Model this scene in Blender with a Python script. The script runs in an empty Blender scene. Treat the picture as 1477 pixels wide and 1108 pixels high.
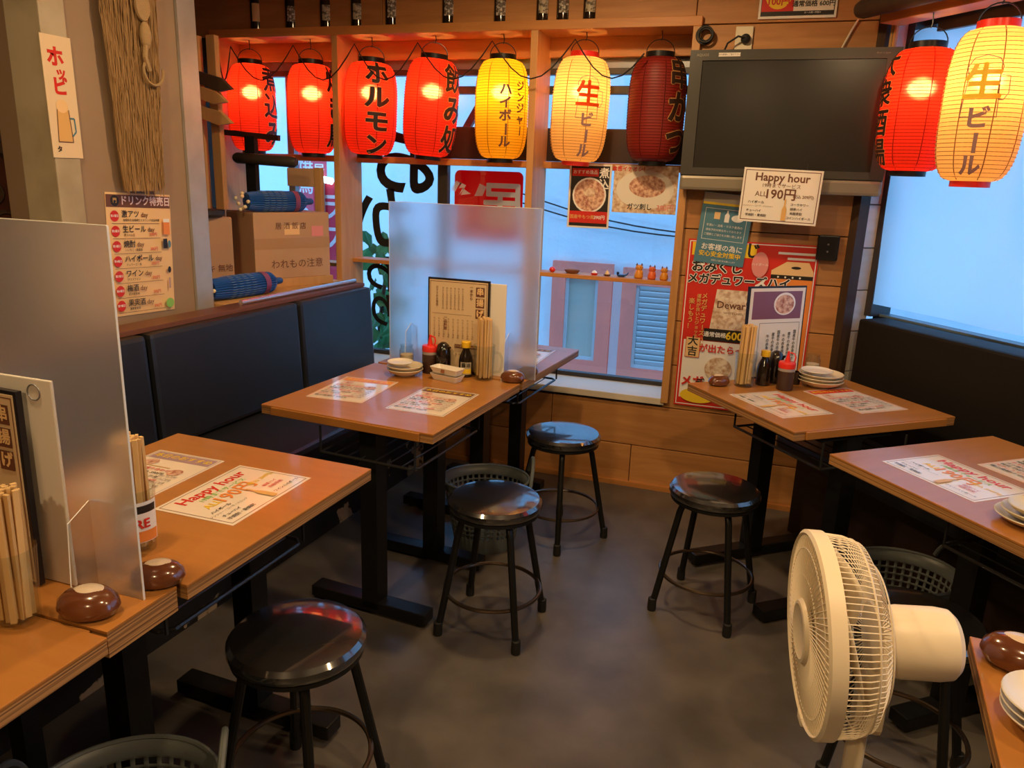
import bpy, bmesh, math, random
from mathutils import Vector, Matrix
random.seed(7)
R_ = math.radians; PI = math.pi
S = bpy.context.scene; COL = S.collection

# ------------------------------------------------------------------ camera, world, exposure
def make_camera(pitch=15.0, roll=2.07, yaw=18.4, fpx=1109.0, h=1.45):
    p, r, y = R_(pitch), R_(roll), R_(yaw)
    fw = Vector((-math.sin(y)*math.cos(p), math.cos(y)*math.cos(p), -math.sin(p)))
    rt = Vector((math.cos(y), math.sin(y), 0)); up = rt.cross(fw)
    Rv = rt*math.cos(r) + up*math.sin(r); Uv = up*math.cos(r) - rt*math.sin(r)
    c = bpy.data.cameras.new('camera'); o = bpy.data.objects.new('camera', c); COL.objects.link(o)
    c.sensor_fit = 'HORIZONTAL'; c.sensor_width = 36; c.lens = 36*fpx/1477; c.clip_start = .02
    m = Matrix((Rv, Uv, -fw)).transposed().to_4x4(); m.translation = (0, 0, h)
    o.matrix_world = m; S.camera = o
make_camera()
w = bpy.data.worlds.new('overcast_sky'); S.world = w; w.use_nodes = True
bg = w.node_tree.nodes['Background']
bg.inputs[0].default_value = (.20, .52, 1.0, 1); bg.inputs[1].default_value = 3.3
S.view_settings.view_transform = 'Standard'; S.view_settings.look = 'None'
S.view_settings.gamma = 1; S.view_settings.use_curve_mapping = False
S.view_settings.exposure = -0.03
LAMP_W = 60.0        # each ceiling downlight
BULB_W = 6.0         # each lantern bulb

# ------------------------------------------------------------------ materials
MATS = {}
def mat(name, col=(.5, .5, .5), rough=.5, metal=0, spec=.5, noise=None, bump=None, coat=0, emis=None, trans=0, ior=1.45,
        alpha=1, translucent=0, rand=0, grain=None, see=0, cior=1.5):
    if name in MATS: return MATS[name]
    m = bpy.data.materials.new(name); m.use_nodes = True; nt = m.node_tree; N = nt.nodes; L = nt.links
    b = N['Principled BSDF']; MATS[name] = m
    c4 = (*col, 1)
    b.inputs['Base Color'].default_value = c4; b.inputs['Roughness'].default_value = rough
    b.inputs['Metallic'].default_value = metal; b.inputs['Specular IOR Level'].default_value = spec
    b.inputs['Coat Weight'].default_value = coat; b.inputs['Coat Roughness'].default_value = .08; b.inputs['Coat IOR'].default_value = cior
    b.inputs['Transmission Weight'].default_value = trans; b.inputs['IOR'].default_value = ior
    if emis: b.inputs['Emission Color'].default_value = (*emis[0], 1); b.inputs['Emission Strength'].default_value = emis[1]
    def tc(scale, kind='Object', rnd=True):
        t = N.new('ShaderNodeTexCoord'); mp = N.new('ShaderNodeMapping'); mp.inputs['Scale'].default_value = scale
        L.new(t.outputs[kind], mp.inputs[0])
        if rnd:
            oi = N.new('ShaderNodeObjectInfo'); v = N.new('ShaderNodeVectorMath'); v.operation = 'SCALE'
            cx = N.new('ShaderNodeCombineXYZ'); L.new(oi.outputs['Random'], cx.inputs[0]); L.new(oi.outputs['Random'], cx.inputs[1]); L.new(oi.outputs['Random'], cx.inputs[2])
            L.new(cx.outputs[0], v.inputs[0]); v.inputs['Scale'].default_value = 17.3
            L.new(v.outputs[0], mp.inputs['Location'])
        return mp.outputs[0]
    last = None
    if grain:      # (scale xyz, dark colour, contrast)
        vec = tc(grain[0])
        n1 = N.new('ShaderNodeTexNoise'); n1.inputs['Scale'].default_value = 1; n1.inputs['Detail'].default_value = 6; n1.inputs['Distortion'].default_value = .8
        L.new(vec, n1.inputs['Vector'])
        rp = N.new('ShaderNodeValToRGB'); L.new(n1.outputs[0], rp.inputs[0])
        rp.color_ramp.elements[0].position = .5-grain[2]; rp.color_ramp.elements[1].position = .5+grain[2]
        rp.color_ramp.elements[0].color = (*grain[1], 1); rp.color_ramp.elements[1].color = c4
        last = rp.outputs[0]
    if noise:      # (scale, dark colour, lo, hi)
        vec = tc((1, 1, 1), rnd=False)
        n1 = N.new('ShaderNodeTexNoise'); n1.inputs['Scale'].default_value = noise[0]; n1.inputs['Detail'].default_value = 5
        L.new(vec, n1.inputs['Vector'])
        rp = N.new('ShaderNodeValToRGB'); L.new(n1.outputs[0], rp.inputs[0])
        rp.color_ramp.elements[0].position = noise[2]; rp.color_ramp.elements[1].position = noise[3]
        rp.color_ramp.elements[0].color = (*noise[1], 1); rp.color_ramp.elements[1].color = c4
        last = rp.outputs[0]
    if rand:
        oi = N.new('ShaderNodeObjectInfo'); hs = N.new('ShaderNodeHueSaturation')
        mr = N.new('ShaderNodeMapRange'); mr.inputs[3].default_value = 1-rand; mr.inputs[4].default_value = 1+rand
        L.new(oi.outputs['Random'], mr.inputs[0]); L.new(mr.outputs[0], hs.inputs['Value'])
        if last: L.new(last, hs.inputs['Color'])
        else: hs.inputs['Color'].default_value = c4
        last = hs.outputs[0]
    if last: L.new(last, b.inputs['Base Color'])
    if bump:       # (scale or xyz, strength, distance)
        vec = tc(bump[0] if isinstance(bump[0], tuple) else (bump[0],)*3, rnd=False)
        n2 = N.new('ShaderNodeTexNoise'); n2.inputs['Scale'].default_value = 1; n2.inputs['Detail'].default_value = 4
        L.new(vec, n2.inputs['Vector'])
        bp = N.new('ShaderNodeBump'); bp.inputs['Strength'].default_value = bump[1]; bp.inputs['Distance'].default_value = bump[2]
        L.new(n2.outputs[0], bp.inputs['Height']); L.new(bp.outputs[0], b.inputs['Normal'])
    if translucent:
        t = N.new('ShaderNodeBsdfTranslucent'); t.inputs[0].default_value = c4
        if last: L.new(last, t.inputs[0])
        mx = N.new('ShaderNodeMixShader'); mx.inputs[0].default_value = translucent
        L.new(b.outputs[0], mx.inputs[1]); L.new(t.outputs[0], mx.inputs[2]); L.new(mx.outputs[0], N['Material Output'].inputs[0])
        if see:
            tp = N.new('ShaderNodeBsdfRefraction'); tp.inputs[0].default_value = (1, .72, .42, 1); tp.inputs['Roughness'].default_value = .55; tp.inputs['IOR'].default_value = 1.3; m2 = N.new('ShaderNodeMixShader'); m2.inputs[0].default_value = see
            L.new(mx.outputs[0], m2.inputs[1]); L.new(tp.outputs[0], m2.inputs[2]); L.new(m2.outputs[0], N['Material Output'].inputs[0])
    return m
def pane_mat(name, tint, refl=.06, rough=.0, alpha=.97):
    m = bpy.data.materials.new(name); m.use_nodes = True; N = m.node_tree.nodes; L = m.node_tree.links; MATS[name] = m
    N.remove(N['Principled BSDF'])
    t = N.new('ShaderNodeBsdfTransparent'); t.inputs[0].default_value = (*tint, 1)
    g = N.new('ShaderNodeBsdfGlossy'); g.inputs['Roughness'].default_value = rough
    lw = N.new('ShaderNodeLayerWeight'); pw = N.new('ShaderNodeMath'); pw.operation = 'POWER'; pw.inputs[1].default_value = 4.5; L.new(lw.outputs['Facing'], pw.inputs[0])
    fr = N.new('ShaderNodeMath'); fr.operation = 'MULTIPLY_ADD'; fr.inputs[1].default_value = .75; fr.inputs[2].default_value = refl*.7; L.new(pw.outputs[0], fr.inputs[0])
    mx = N.new('ShaderNodeMixShader'); L.new(fr.outputs[0], mx.inputs[0]); L.new(t.outputs[0], mx.inputs[1]); L.new(g.outputs[0], mx.inputs[2])
    L.new(mx.outputs[0], N['Material Output'].inputs[0]); return m

M_plank = mat('pine_plank', (.56, .27, .09), .55, grain=((3, 3, 26), (.38, .16, .045), .28), rand=.16, bump=((4, 4, 60), .25, .003))
M_litplank = mat('daylit_plank', (.80, .77, .72), .5, grain=((3, 3, 24), (.60, .55, .48), .3), rand=.15)  # reveal planks, with the window daylight painted into their pale colour
M_frame = mat('frame_timber', (.60, .27, .075), .5, grain=((3, 3, 30), (.44, .17, .04), .3), rand=.1)
M_frame_v = mat('post_timber', (.62, .33, .12), .5, grain=((26, 26, 3), (.46, .21, .06), .3), rand=.1)
M_table = mat('table_laminate', (.44, .185, .042), .3, grain=((5, 22, 8), (.36, .145, .032), .3), coat=.25, rand=.06)
M_ply = mat('ply_edge', (.52, .27, .09), .6, grain=((1.2, 1.2, 330), (.16, .07, .025), .10))
M_black = mat('black_steel', (.009, .009, .009), .34, spec=.32, bump=(60, .1, .001))
M_wire = mat('black_wire', (.02, .02, .02), .3)
M_vinyl = mat('black_vinyl', (.008, .009, .011), .42, spec=.9, bump=(30, .12, .003))
M_seatv = mat('stool_vinyl', (.008, .008, .009), .30, spec=.5, coat=1, cior=2.2, bump=(26, .08, .002))
M_chip = mat('chipped_kickboard', (.012, .010, .008), .6, noise=(7, (.42, .31, .18), .365, .385))
M_floor = mat('worn_vinyl_floor', (.135, .118, .10), .34, noise=(4.5, (.075, .066, .057), .32, .68), bump=(40, .12, .002))
M_pillar = mat('brown_grey_plaster', (.33, .23, .145), .6, noise=(4, (.29, .20, .125), .3, .7))
M_cream = mat('cream_pillar', (.45, .38, .26), .6, noise=(5, (.34, .28, .18), .35, .6))
M_steel = mat('galvanised_angle', (.50, .50, .49), .35, metal=.35, noise=(6, (.38, .36, .33), .3, .7))
M_dark = mat('dark_wall', (.10, .07, .04), .7, noise=(4, (.06, .04, .025), .3, .7))
M_ceil = mat('ceiling_board', (.42, .33, .22), .7)
M_rear = mat('rear_wall', (.42, .30, .17), .7)
M_alu = mat('bronze_sash', (.035, .03, .028), .4)
M_header = mat('dark_header', (.03, .012, .008), .5)
M_greyalu = mat('grey_sash', (.25, .26, .28), .4, metal=.5)
M_glass = pane_mat('window_glass', (.95, .97, .98))
M_screen = mat('frosted_blind', (.97, .97, .96), .45, translucent=.93)
M_paper = mat('paper_white', (.80, .76, .68), .35)
M_cpaper = mat('paper_cream', (.82, .56, .27), .4)
M_lam = mat('laminated_sheet', (.86, .76, .64), .12, coat=.6)
M_ink = mat('print_black', (.02, .017, .015), .4)
M_brown = mat('print_brown', (.15, .06, .035), .4)
M_red = mat('print_red', (.62, .03, .02), .35)
M_orange = mat('print_orange', (.80, .26, .05), .35)
M_yellow = mat('print_yellow', (.85, .58, .03), .35)
M_pink = mat('print_pink', (.75, .28, .26), .35)
M_mauve = mat('print_mauve', (.38, .26, .30), .35)
M_blue = mat('print_blue', (.09, .22, .30), .2)
M_white = mat('print_white', (.85, .84, .82), .35)
M_green = mat('print_green', (.25, .55, .12), .35)
M_gold = mat('print_gold', (.70, .42, .14), .35)
M_food = mat('print_food', (.80, .55, .40), .3, noise=(60, (.36, .12, .08), .35, .62))
M_food2 = mat('print_food_pale', (.82, .70, .55), .3, noise=(50, (.50, .30, .18), .35, .6))
M_card = mat('cardboard', (.52, .33, .19), .7, noise=(4, (.47, .29, .165), .3, .7))
M_tape = mat('parcel_tape', (.46, .28, .15), .12, coat=.6)
M_umb = mat('umbrella_blue', (.018, .09, .34), .35)
M_umbd = mat('umbrella_navy', (.006, .015, .06), .4)
M_umbm = mat('umbrella_mauve', (.22, .06, .16), .4)
M_bead = mat('cream_bead', (.80, .68, .42), .5)
M_bark = mat('dark_timber', (.07, .04, .022), .6, grain=((20, 20, 3), (.04, .02, .012), .3))
M_raw = mat('raw_timber', (.58, .34, .13), .6, grain=((26, 26, 2.5), (.46, .24, .08), .3), rand=.1)
M_straw = mat('dry_straw', (.42, .26, .11), .8, grain=((130, 130, 4), (.22, .12, .045), .25), bump=((160, 160, 5), .9, .006))
M_rope = mat('straw_rope', (.36, .24, .11), .85, bump=(120, .7, .004))
M_cer = mat('cream_ceramic', (.66, .58, .42), .3, coat=.3)
M_cerw = mat('white_ceramic', (.78, .72, .62), .28, coat=.3)
M_stone = mat('brown_glaze', (.16, .05, .016), .2, coat=.8, noise=(12, (.10, .03, .012), .35, .65))
M_stonew = mat('pale_glaze', (.66, .54, .40), .25, coat=.6)
M_chop = mat('bamboo', (.72, .47, .20), .55, rand=.1)
M_glassw = pane_mat('clear_glass', (.93, .95, .94), rough=.03)
M_frost = mat('frosted_acrylic', (.93, .95, .96), .30, trans=1, ior=1.22)
def frost_haze(m):     # surface scatter of the frosted sheet on top of the blurred view through it
    nt = m.node_tree; N = nt.nodes; L = nt.links; out = N['Material Output']; b = N['Principled BSDF']
    t = N.new('ShaderNodeBsdfTranslucent'); t.inputs[0].default_value = (.9, .9, .9, 1); d = N.new('ShaderNodeBsdfDiffuse'); d.inputs[0].default_value = (.9, .9, .9, 1)
    a = N.new('ShaderNodeMixShader'); a.inputs[0].default_value = .5; L.new(t.outputs[0], a.inputs[1]); L.new(d.outputs[0], a.inputs[2])
    x = N.new('ShaderNodeMixShader'); x.inputs[0].default_value = .13; L.new(b.outputs[0], x.inputs[1]); L.new(a.outputs[0], x.inputs[2]); L.new(x.outputs[0], out.inputs[0])
frost_haze(M_frost)
M_acr = pane_mat('clear_acrylic', (.93, .94, .95), rough=.05)
M_acrglint = mat('acrylic_edge_highlight', (.80, .80, .78), .4)  # pale colour painting the bright highlight along the acrylic edges
M_redp = mat('red_plastic', (.72, .03, .02), .3)
M_yelp = mat('yellow_plastic', (.80, .50, .02), .35)
M_soy = mat('soy_dark', (.012, .007, .005), .12, coat=.5)
M_sauce = mat('sauce_bottle', (.055, .028, .02), .25)
M_sauceclr = mat('sauce_bottle_top', (.30, .25, .22), .3)
M_sugar = mat('spice', (.66, .52, .35), .7)
M_fan = mat('ivory_plastic', (.86, .75, .55), .4)
M_fanb = mat('ivory_blade', (.78, .68, .50), .4)
M_basket = mat('grey_plastic', (.10, .115, .115), .42)
M_tv = mat('tv_bezel', (.05, .047, .04), .3)
M_tvs = mat('tv_silver', (.24, .21, .16), .35, metal=.3)
M_scr = mat('tv_screen', (.020, .019, .017), .22, spec=.5)
M_skt = mat('socket_ivory', (.70, .62, .45), .4)
M_rub = mat('black_rubber', (.01, .01, .01), .6)
M_bottle = mat('dark_bottle_glass', (.018, .010, .005), .08, coat=.6)
M_copper = mat('lacquer_brown', (.09, .028, .015), .4, noise=(10, (.05, .016, .01), .35, .6))
M_ext = mat('outside_plaster', (.82, .86, .88), .8, noise=(2.5, (.76, .80, .83), .35, .65), bump=(9, .5, .02))
M_extpink = mat('outside_pink_stone', (1, .24, .16), .8)
M_extblue = mat('shutter_blue', (.55, .58, .58), .6)
M_extgl = mat('outside_window', (.50, .45, .36), .35)
M_extgnd = mat('alley_paving', (.32, .32, .33), .8)
M_signred = mat('sign_red', (1.0, .02, .03), .4, translucent=.9)
M_signpink = mat('banner_pink', (.85, .16, .22), .5, translucent=.5)
M_signwh = mat('sign_pale', (.92, .92, .90), .5, translucent=.4)
M_leaf = mat('ivy_leaf', (.05, .30, .12), .5, rand=.45, translucent=.3)
M_brush = mat('brush_black', (.004, .004, .004), .6)
M_neon = mat('tube_lamp', (.9, 1, 1), .5, emis=((.75, 1, .95), 6))
M_bulb = mat('bulb_glow', (1, .9, .7), .5, emis=((1, .62, .25), 60))
M_lred = mat('lantern_red', (.90, .034, .010), .55, translucent=.75, see=.07)
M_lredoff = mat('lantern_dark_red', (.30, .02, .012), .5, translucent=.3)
M_lyel = mat('lantern_yellow', (.95, .50, .015), .55, translucent=.75, see=.07)
M_lpap = mat('lantern_pale', (.95, .58, .20), .55, translucent=.75, see=.07)
M_lamp = mat('lamp_lens', (1, .9, .7), .5, emis=((1, .72, .40), 12))

# ------------------------------------------------------------------ geometry helpers
class MB:
    """collects shapes; build() links them as one mesh object"""
    def __init__(s): s.bm = bmesh.new()
    def _add(s, verts, faces, M=None, smooth=False):
        vs = [s.bm.verts.new(M @ Vector(v) if M else v) for v in verts]
        for f in faces:
            try:
                fc = s.bm.faces.new([vs[i] for i in f]); fc.smooth = smooth
            except ValueError: pass
        return s
    def box(s, c, d, M=None, rz=0, bev=0, rx=0, ry=0):
        T = Matrix.Translation(c) @ Matrix.Rotation(rz, 4, 'Z') @ Matrix.Rotation(ry, 4, 'Y') @ Matrix.Rotation(rx, 4, 'X')
        if M: T = M @ T
        x, y, z = d[0]/2, d[1]/2, d[2]/2
        if bev <= 0:
            v = [(-x,-y,-z),(x,-y,-z),(x,y,-z),(-x,y,-z),(-x,-y,z),(x,-y,z),(x,y,z),(-x,y,z)]
            return s._add(v, [(3,2,1,0),(4,5,6,7),(0,1,5,4),(1,2,6,5),(2,3,7,6),(3,0,4,7)], T)
        t = bmesh.new(); bmesh.ops.create_cube(t, size=1)
        for q in t.verts: q.co = (q.co.x*d[0], q.co.y*d[1], q.co.z*d[2])
        bmesh.ops.bevel(t, geom=t.edges[:], offset=bev, segments=2, affect='EDGES', profile=.6)
        t.verts.index_update()
        s._add([q.co.copy() for q in t.verts], [[q.index for q in f.verts] for f in t.faces], T); t.free(); return s
    def lathe(s, prof, seg=24, M=None, smooth=True, cap=True, sx=1, sy=1):
        """prof: (r, z) list bottom to top about local z"""
        v = []; f = []; n = len(prof)
        for r, z in prof:
            for k in range(seg):
                a = 2*PI*k/seg; v.append((r*math.cos(a)*sx, r*math.sin(a)*sy, z))
        for i in range(n-1):
            for k in range(seg):
                k2 = (k+1) % seg
                f.append((i*seg+k, i*seg+k2, (i+1)*seg+k2, (i+1)*seg+k))
        if cap:
            if prof[0][0] > 1e-5: f.append(tuple(range(seg-1, -1, -1)))
            if prof[-1][0] > 1e-5: f.append(tuple((n-1)*seg+k for k in range(seg)))
        return s._add(v, f, M, smooth)
    def cyl(s, c, r, h, seg=16, M=None, r2=None):
        T = Matrix.Translation(c); T = M @ T if M else T
        return s.lathe([(r, -h/2), (r2 if r2 is not None else r, h/2)], seg, T)
    def ball(s, c, r, M=None, seg=16, rings=10, sc=(1, 1, 1)):
        T = Matrix.Translation(c) @ Matrix.Diagonal((*sc, 1)); T = M @ T if M else T
        return s.lathe([(max(1e-6, r*math.sin(PI*i/rings)), -r*math.cos(PI*i/rings)) for i in range(rings+1)], seg, T, cap=False)
    def tube(s, pts, r, seg=8, M=None, closed=False):
        P = [Vector(p) for p in pts]; n = len(P); v = []; f = []
        prev = None
        for i in range(n):
            if closed: t = P[(i+1) % n]-P[i-1]
            else: t = P[min(i+1, n-1)]-P[max(i-1, 0)]
            t.normalize()
            if prev is None:
                a = Vector((0, 0, 1)) if abs(t.z) < .9 else Vector((1, 0, 0)); x = t.cross(a).normalized()
            else: x = (prev - t*prev.dot(t)).normalized()
            prev = x; y = t.cross(x); rr = r[i] if isinstance(r, (list, tuple)) else r
            for k in range(seg):
                an = 2*PI*k/seg; v.append(P[i]+x*rr*math.cos(an)+y*rr*math.sin(an))
        for i in range(n if closed else n-1):
            j = (i+1) % n
            for k in range(seg):
                k2 = (k+1) % seg; f.append((i*seg+k, i*seg+k2, j*seg+k2, j*seg+k))
        if not closed: f.append(tuple(range(seg-1, -1, -1))); f.append(tuple((n-1)*seg+k for k in range(seg)))
        return s._add(v, f, M, True)
    def ring(s, c, R, r, seg=32, sg=6, M=None, axis='Z'):
        pts = []
        for k in range(seg):
            a = 2*PI*k/seg; q = (R*math.cos(a), R*math.sin(a), 0)
            if axis == 'Y': q = (q[0], 0, q[1])
            pts.append((c[0]+q[0], c[1]+q[1], c[2]+q[2]))
        return s.tube(pts, r, sg, M, closed=True)
    def prism(s, poly, z0, z1, M=None):
        n = len(poly); v = [(x, y, z0) for x, y in poly]+[(x, y, z1) for x, y in poly]
        f = [tuple(range(n-1, -1, -1)), tuple(range(n, 2*n))]+[(i, (i+1) % n, n+(i+1) % n, n+i) for i in range(n)]
        return s._add(v, f, M)
    def poly(s, pts, M=None): return s._add(pts, [tuple(range(len(pts)))], M)
    def build(s, name, m, parent=None, sharp=35):
        bmesh.ops.recalc_face_normals(s.bm, faces=s.bm.faces[:]) if len(s.bm.faces) < 200000 else None
        me = bpy.data.meshes.new(name); s.bm.to_mesh(me); s.bm.free()
        if m: me.materials.append(m)
        if any(p.use_smooth for p in me.polygons): me.set_sharp_from_angle(angle=R_(sharp))
        o = bpy.data.objects.new(name, me); COL.objects.link(o)
        if parent: o.parent = parent
        return o
def tag(o, label, cat, group=None):
    o['label'] = label; o['category'] = cat
    if group: o['group'] = group
    return o
def thing(name, label, cat, loc=(0, 0, 0), rz=0, group=None, M=None):
    o = bpy.data.objects.new(name, None); COL.objects.link(o); o.empty_display_size = .05
    if M is not None: o.matrix_world = M
    else: o.location = loc; o.rotation_euler = (0, 0, rz)
    return tag(o, label, cat, group)
def struct(o, label=None):
    o['kind'] = 'structure'
    if label: o['label'] = label
    return o
def copy_tree(o, parent=None):
    c = o.copy(); COL.objects.link(c); c.parent = parent
    for ch in list(o.children): copy_tree(ch, c)
    return c
def frame_mat(o, x, y):
    """matrix with local x, y axes along the given directions, z = x cross y, origin o"""
    x = Vector(x).normalized(); y = Vector(y).normalized(); z = x.cross(y)
    m = Matrix((x, y, z)).transposed().to_4x4(); m.translation = o; return m
def wallM(x, z, y=3.555, tilt=0): return frame_mat((x, y, z), (math.cos(tilt), 0, math.sin(tilt)), (-math.sin(tilt), 0, math.cos(tilt)))
def leftM(y, z, x=-2.168, tilt=0): return frame_mat((x, y, z), (0, math.cos(tilt), math.sin(tilt)), (0, -math.sin(tilt), math.cos(tilt)))

# text -> (verts, faces); glyphs come from Blender's own built-in font
TC = {}
def glyphs(body, weight=0, align='CENTER', res=3, space=1.0):
    k = (body, weight, align, res, space)
    if k in TC: return TC[k]
    c = bpy.data.curves.new('t', 'FONT'); c.body = body; c.size = 1; c.offset = weight; c.align_x = align; c.resolution_u = res
    c.space_line = space; c.align_y = 'CENTER'
    o = bpy.data.objects.new('t', c)
    me = bpy.data.meshes.new_from_object(o)
    out = ([tuple(v.co) for v in me.vertices], [tuple(p.vertices) for p in me.polygons])
    bpy.data.objects.remove(o); bpy.data.curves.remove(c); bpy.data.meshes.remove(me)
    TC[k] = out; return out
def vert_text(s): return '\n'.join(s.replace('ー', '｜'))
def add_text(mb, body, x, y, size, z=0, weight=0, align='CENTER', vertical=False, rot=0, sx=1, M=None, mirror=False, res=2, lead=None):
    if vertical:
        st = size*1.02; n = len(body)
        for i, ch in enumerate(body):
            add_text(mb, ch, x, y+(n-1)*st/2-i*st, size, z, weight, 'CENTER', False, -PI/2 if ch == 'ー' else 0, sx, M, mirror, res)
        return
    if weight > .05 or weight > 0 and any('\u4e00' <= ch <= '\u9fff' for ch in body):     # dense characters clog when their outline is fattened: overlay shifted copies instead
        d = weight*size*(.70 if any('\u4e00' <= ch <= '\u9fff' for ch in body) else 1.05)
        for q in range(8 if weight > .04 else 5): add_text(mb, body, x+d*math.cos(q*2*PI/(8 if weight > .04 else 5)), y+d*math.sin(q*2*PI/(8 if weight > .04 else 5)), size, z+.000024*q, 0, align, False, rot, sx, M, mirror, res, lead)
        return
    v, f = glyphs(body, weight, align, res, lead or 1.0)
    c, s_ = math.cos(rot), math.sin(rot); mi = -1 if mirror else 1
    vv = []
    for q in v:
        a, b = q[0]*size*sx*mi, q[1]*size; vv.append((x+a*c-b*s_, y+a*s_+b*c, z))
    mb._add(vv, f, M)

def sheet(name, label, cat, M, w, h, base, els, th=.0006, group=None, corner=0, parent=None):
    """a printed sheet centred on M's origin (local x right, y up, z out of the face)"""
    if parent is None: root = thing(name, label, cat, M=M, group=group)
    else:
        root = bpy.data.objects.new(name, None); COL.objects.link(root); root.parent = parent; root.matrix_local = M
        root['label'] = label
    if corner:
        c_ = [(sx*(w/2-corner)+corner*math.cos(a0+j*PI/10), sy*(h/2-corner)+corner*math.sin(a0+j*PI/10)) for sx, sy, a0 in ((1, 1, 0), (-1, 1, PI/2), (-1, -1, PI), (1, -1, 1.5*PI)) for j in range(6)]
        MB().prism(c_, 0, th).build('panel', base, root)
    else: MB().box((0, 0, th/2), (w, h, th)).build('paper', base, root)
    acc = {}
    for i, e in enumerate(els):
        z = th+.00025+.0002*i
        k = e[0]; m = e[-1]; mb = acc.setdefault(i, (MB(), m, []))
        mb[2].append(k); b = mb[0]
        if k == 'r':
            _, x0, y0, x1, y1, _m = e; b.poly([(x0, y0, z), (x1, y0, z), (x1, y1, z), (x0, y1, z)])
        elif k == 'q': b.poly([(p[0], p[1], z) for p in e[1]])
        elif k == 'd':
            _, x, y, r, _m = e; b.poly([(x+r*math.cos(2*PI*j/24), y+r*math.sin(2*PI*j/24), z) for j in range(24)])
        elif k == 'e':
            _, x, y, rx, ry, _m = e; b.poly([(x+rx*math.cos(2*PI*j/28), y+ry*math.sin(2*PI*j/28), z) for j in range(28)])
        elif k == 'o':
            _, x0, y0, x1, y1, t, _m = e
            for a in ((x0, y0, x1, y0+t), (x0, y1-t, x1, y1), (x0, y0+t, x0+t, y1-t), (x1-t, y0+t, x1, y1-t)):
                b.poly([(a[0], a[1], z), (a[2], a[1], z), (a[2], a[3], z), (a[0], a[3], z)])
        elif k == 'l':     # polyline stroke
            _, pts, t, _m = e
            for p, q in zip(pts, pts[1:]):
                d = Vector((q[0]-p[0], q[1]-p[1])); n = Vector((-d.y, d.x)).normalized()*t/2
                b.poly([(p[0]-n.x, p[1]-n.y, z), (q[0]-n.x, q[1]-n.y, z), (q[0]+n.x, q[1]+n.y, z), (p[0]+n.x, p[1]+n.y, z)])
        elif k == 't':
            o = dict(weight=0, align='CENTER', vertical=False, rot=0, sx=1); o.update(e[5])
            add_text(b, e[1], e[2], e[3], e[4], z, **o)
    for b, m, ks in acc.values():
        b.build('lettering' if 't' in ks else ('picture' if 'print_food' in m.name else 'print_block'), m, root)
    return root
def T(body, x, y, size, m, **k): return ('t', body, x, y, size, k, m)

# ------------------------------------------------------------------ room shell
ang = R_(39); U_ = Vector((math.sin(ang), -math.cos(ang), 0)); N_ = Vector((-math.cos(ang), -math.sin(ang), 0)); P0 = Vector((.325, 3.56, 0))
def RW(s, off, z=0): return P0 + U_*s + N_*off + Vector((0, 0, z))
RWZ = math.atan2(U_.y, U_.x)           # rotation of the right wall's own x axis
def RWM(s, off, z=0): return Matrix.Translation(RW(s, off, z)) @ Matrix.Rotation(RWZ, 4, 'Z')   # local x along wall, local y = away from the room

struct(MB().box((.3, .6, -.05), (6.8, 6.6, .1)).build('floor', M_floor), 'grey brown worn vinyl floor')
struct(MB().box((.3, .6, 2.60), (6.8, 6.6, .1)).build('ceiling', M_ceil))
struct(MB().box((.1, -2.65, 1.275), (6.4, .1, 2.55)).build('wall_rear', M_rear))
e3 = RW(3.6, 0)
struct(MB().box((e3.x+.2, (e3.y-2.7)/2, 1.275), (.1, e3.y+2.7, 2.55)).build('wall_side', M_rear))
wl = struct(MB().box((-3.05, .6, 1.275), (.1, 6.6, 2.55)).build('wall_left', M_dark))
# back wall: body behind the planks, planks as its pieces
XL, XR, YB = -3.0, .325, 3.56
wb = MB()
wb.box(((XL+XR)/2, 3.69, .21), (XR-XL, .22, .42)); wb.box(((-.43+XR)/2, 3.69, 1.48), (XR+.43, .22, 2.12)); wb.box(((XL-.43)/2, 3.69, 2.345), (-.43-XL, .22, .39))
wb = struct(wb.build('wall_back', M_bark), 'pine plank wall below and beside the window')
def plank(x0, x1, z0, z1, y=YB, parent=wb, m=M_plank, d=.02, M=None):
    MB().box((0, 0, 0), (x1-x0-.003, d, z1-z0-.004), bev=.003).build('plank', m, parent).matrix_local = (M or Matrix.Identity(4)) @ Matrix.Translation(((x0+x1)/2, y+d/2, (z0+z1)/2))
pit = .2095
for i in range(13):
    z0, z1 = i*pit+.002, min((i+1)*pit+.002, 2.55)
    if z1-z0 < .05: continue
    if i < 2:
        cuts = [XL, -2.2, -.97, XR] if i == 1 else [XL, -1.6, -.56, XR]
    elif i < 10: cuts = [-.43, XR]
    else: cuts = [XL, -1.9, -.43 if i == 10 else -.8, XR]
    for a, b in zip(cuts, cuts[1:]): plank(a, b, z0, z1)
# strip of skirting batten
struct(MB().box((-1.3, 3.552, .012), (3.2, .014, .024)).build('baseboard_back', M_frame))

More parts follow.
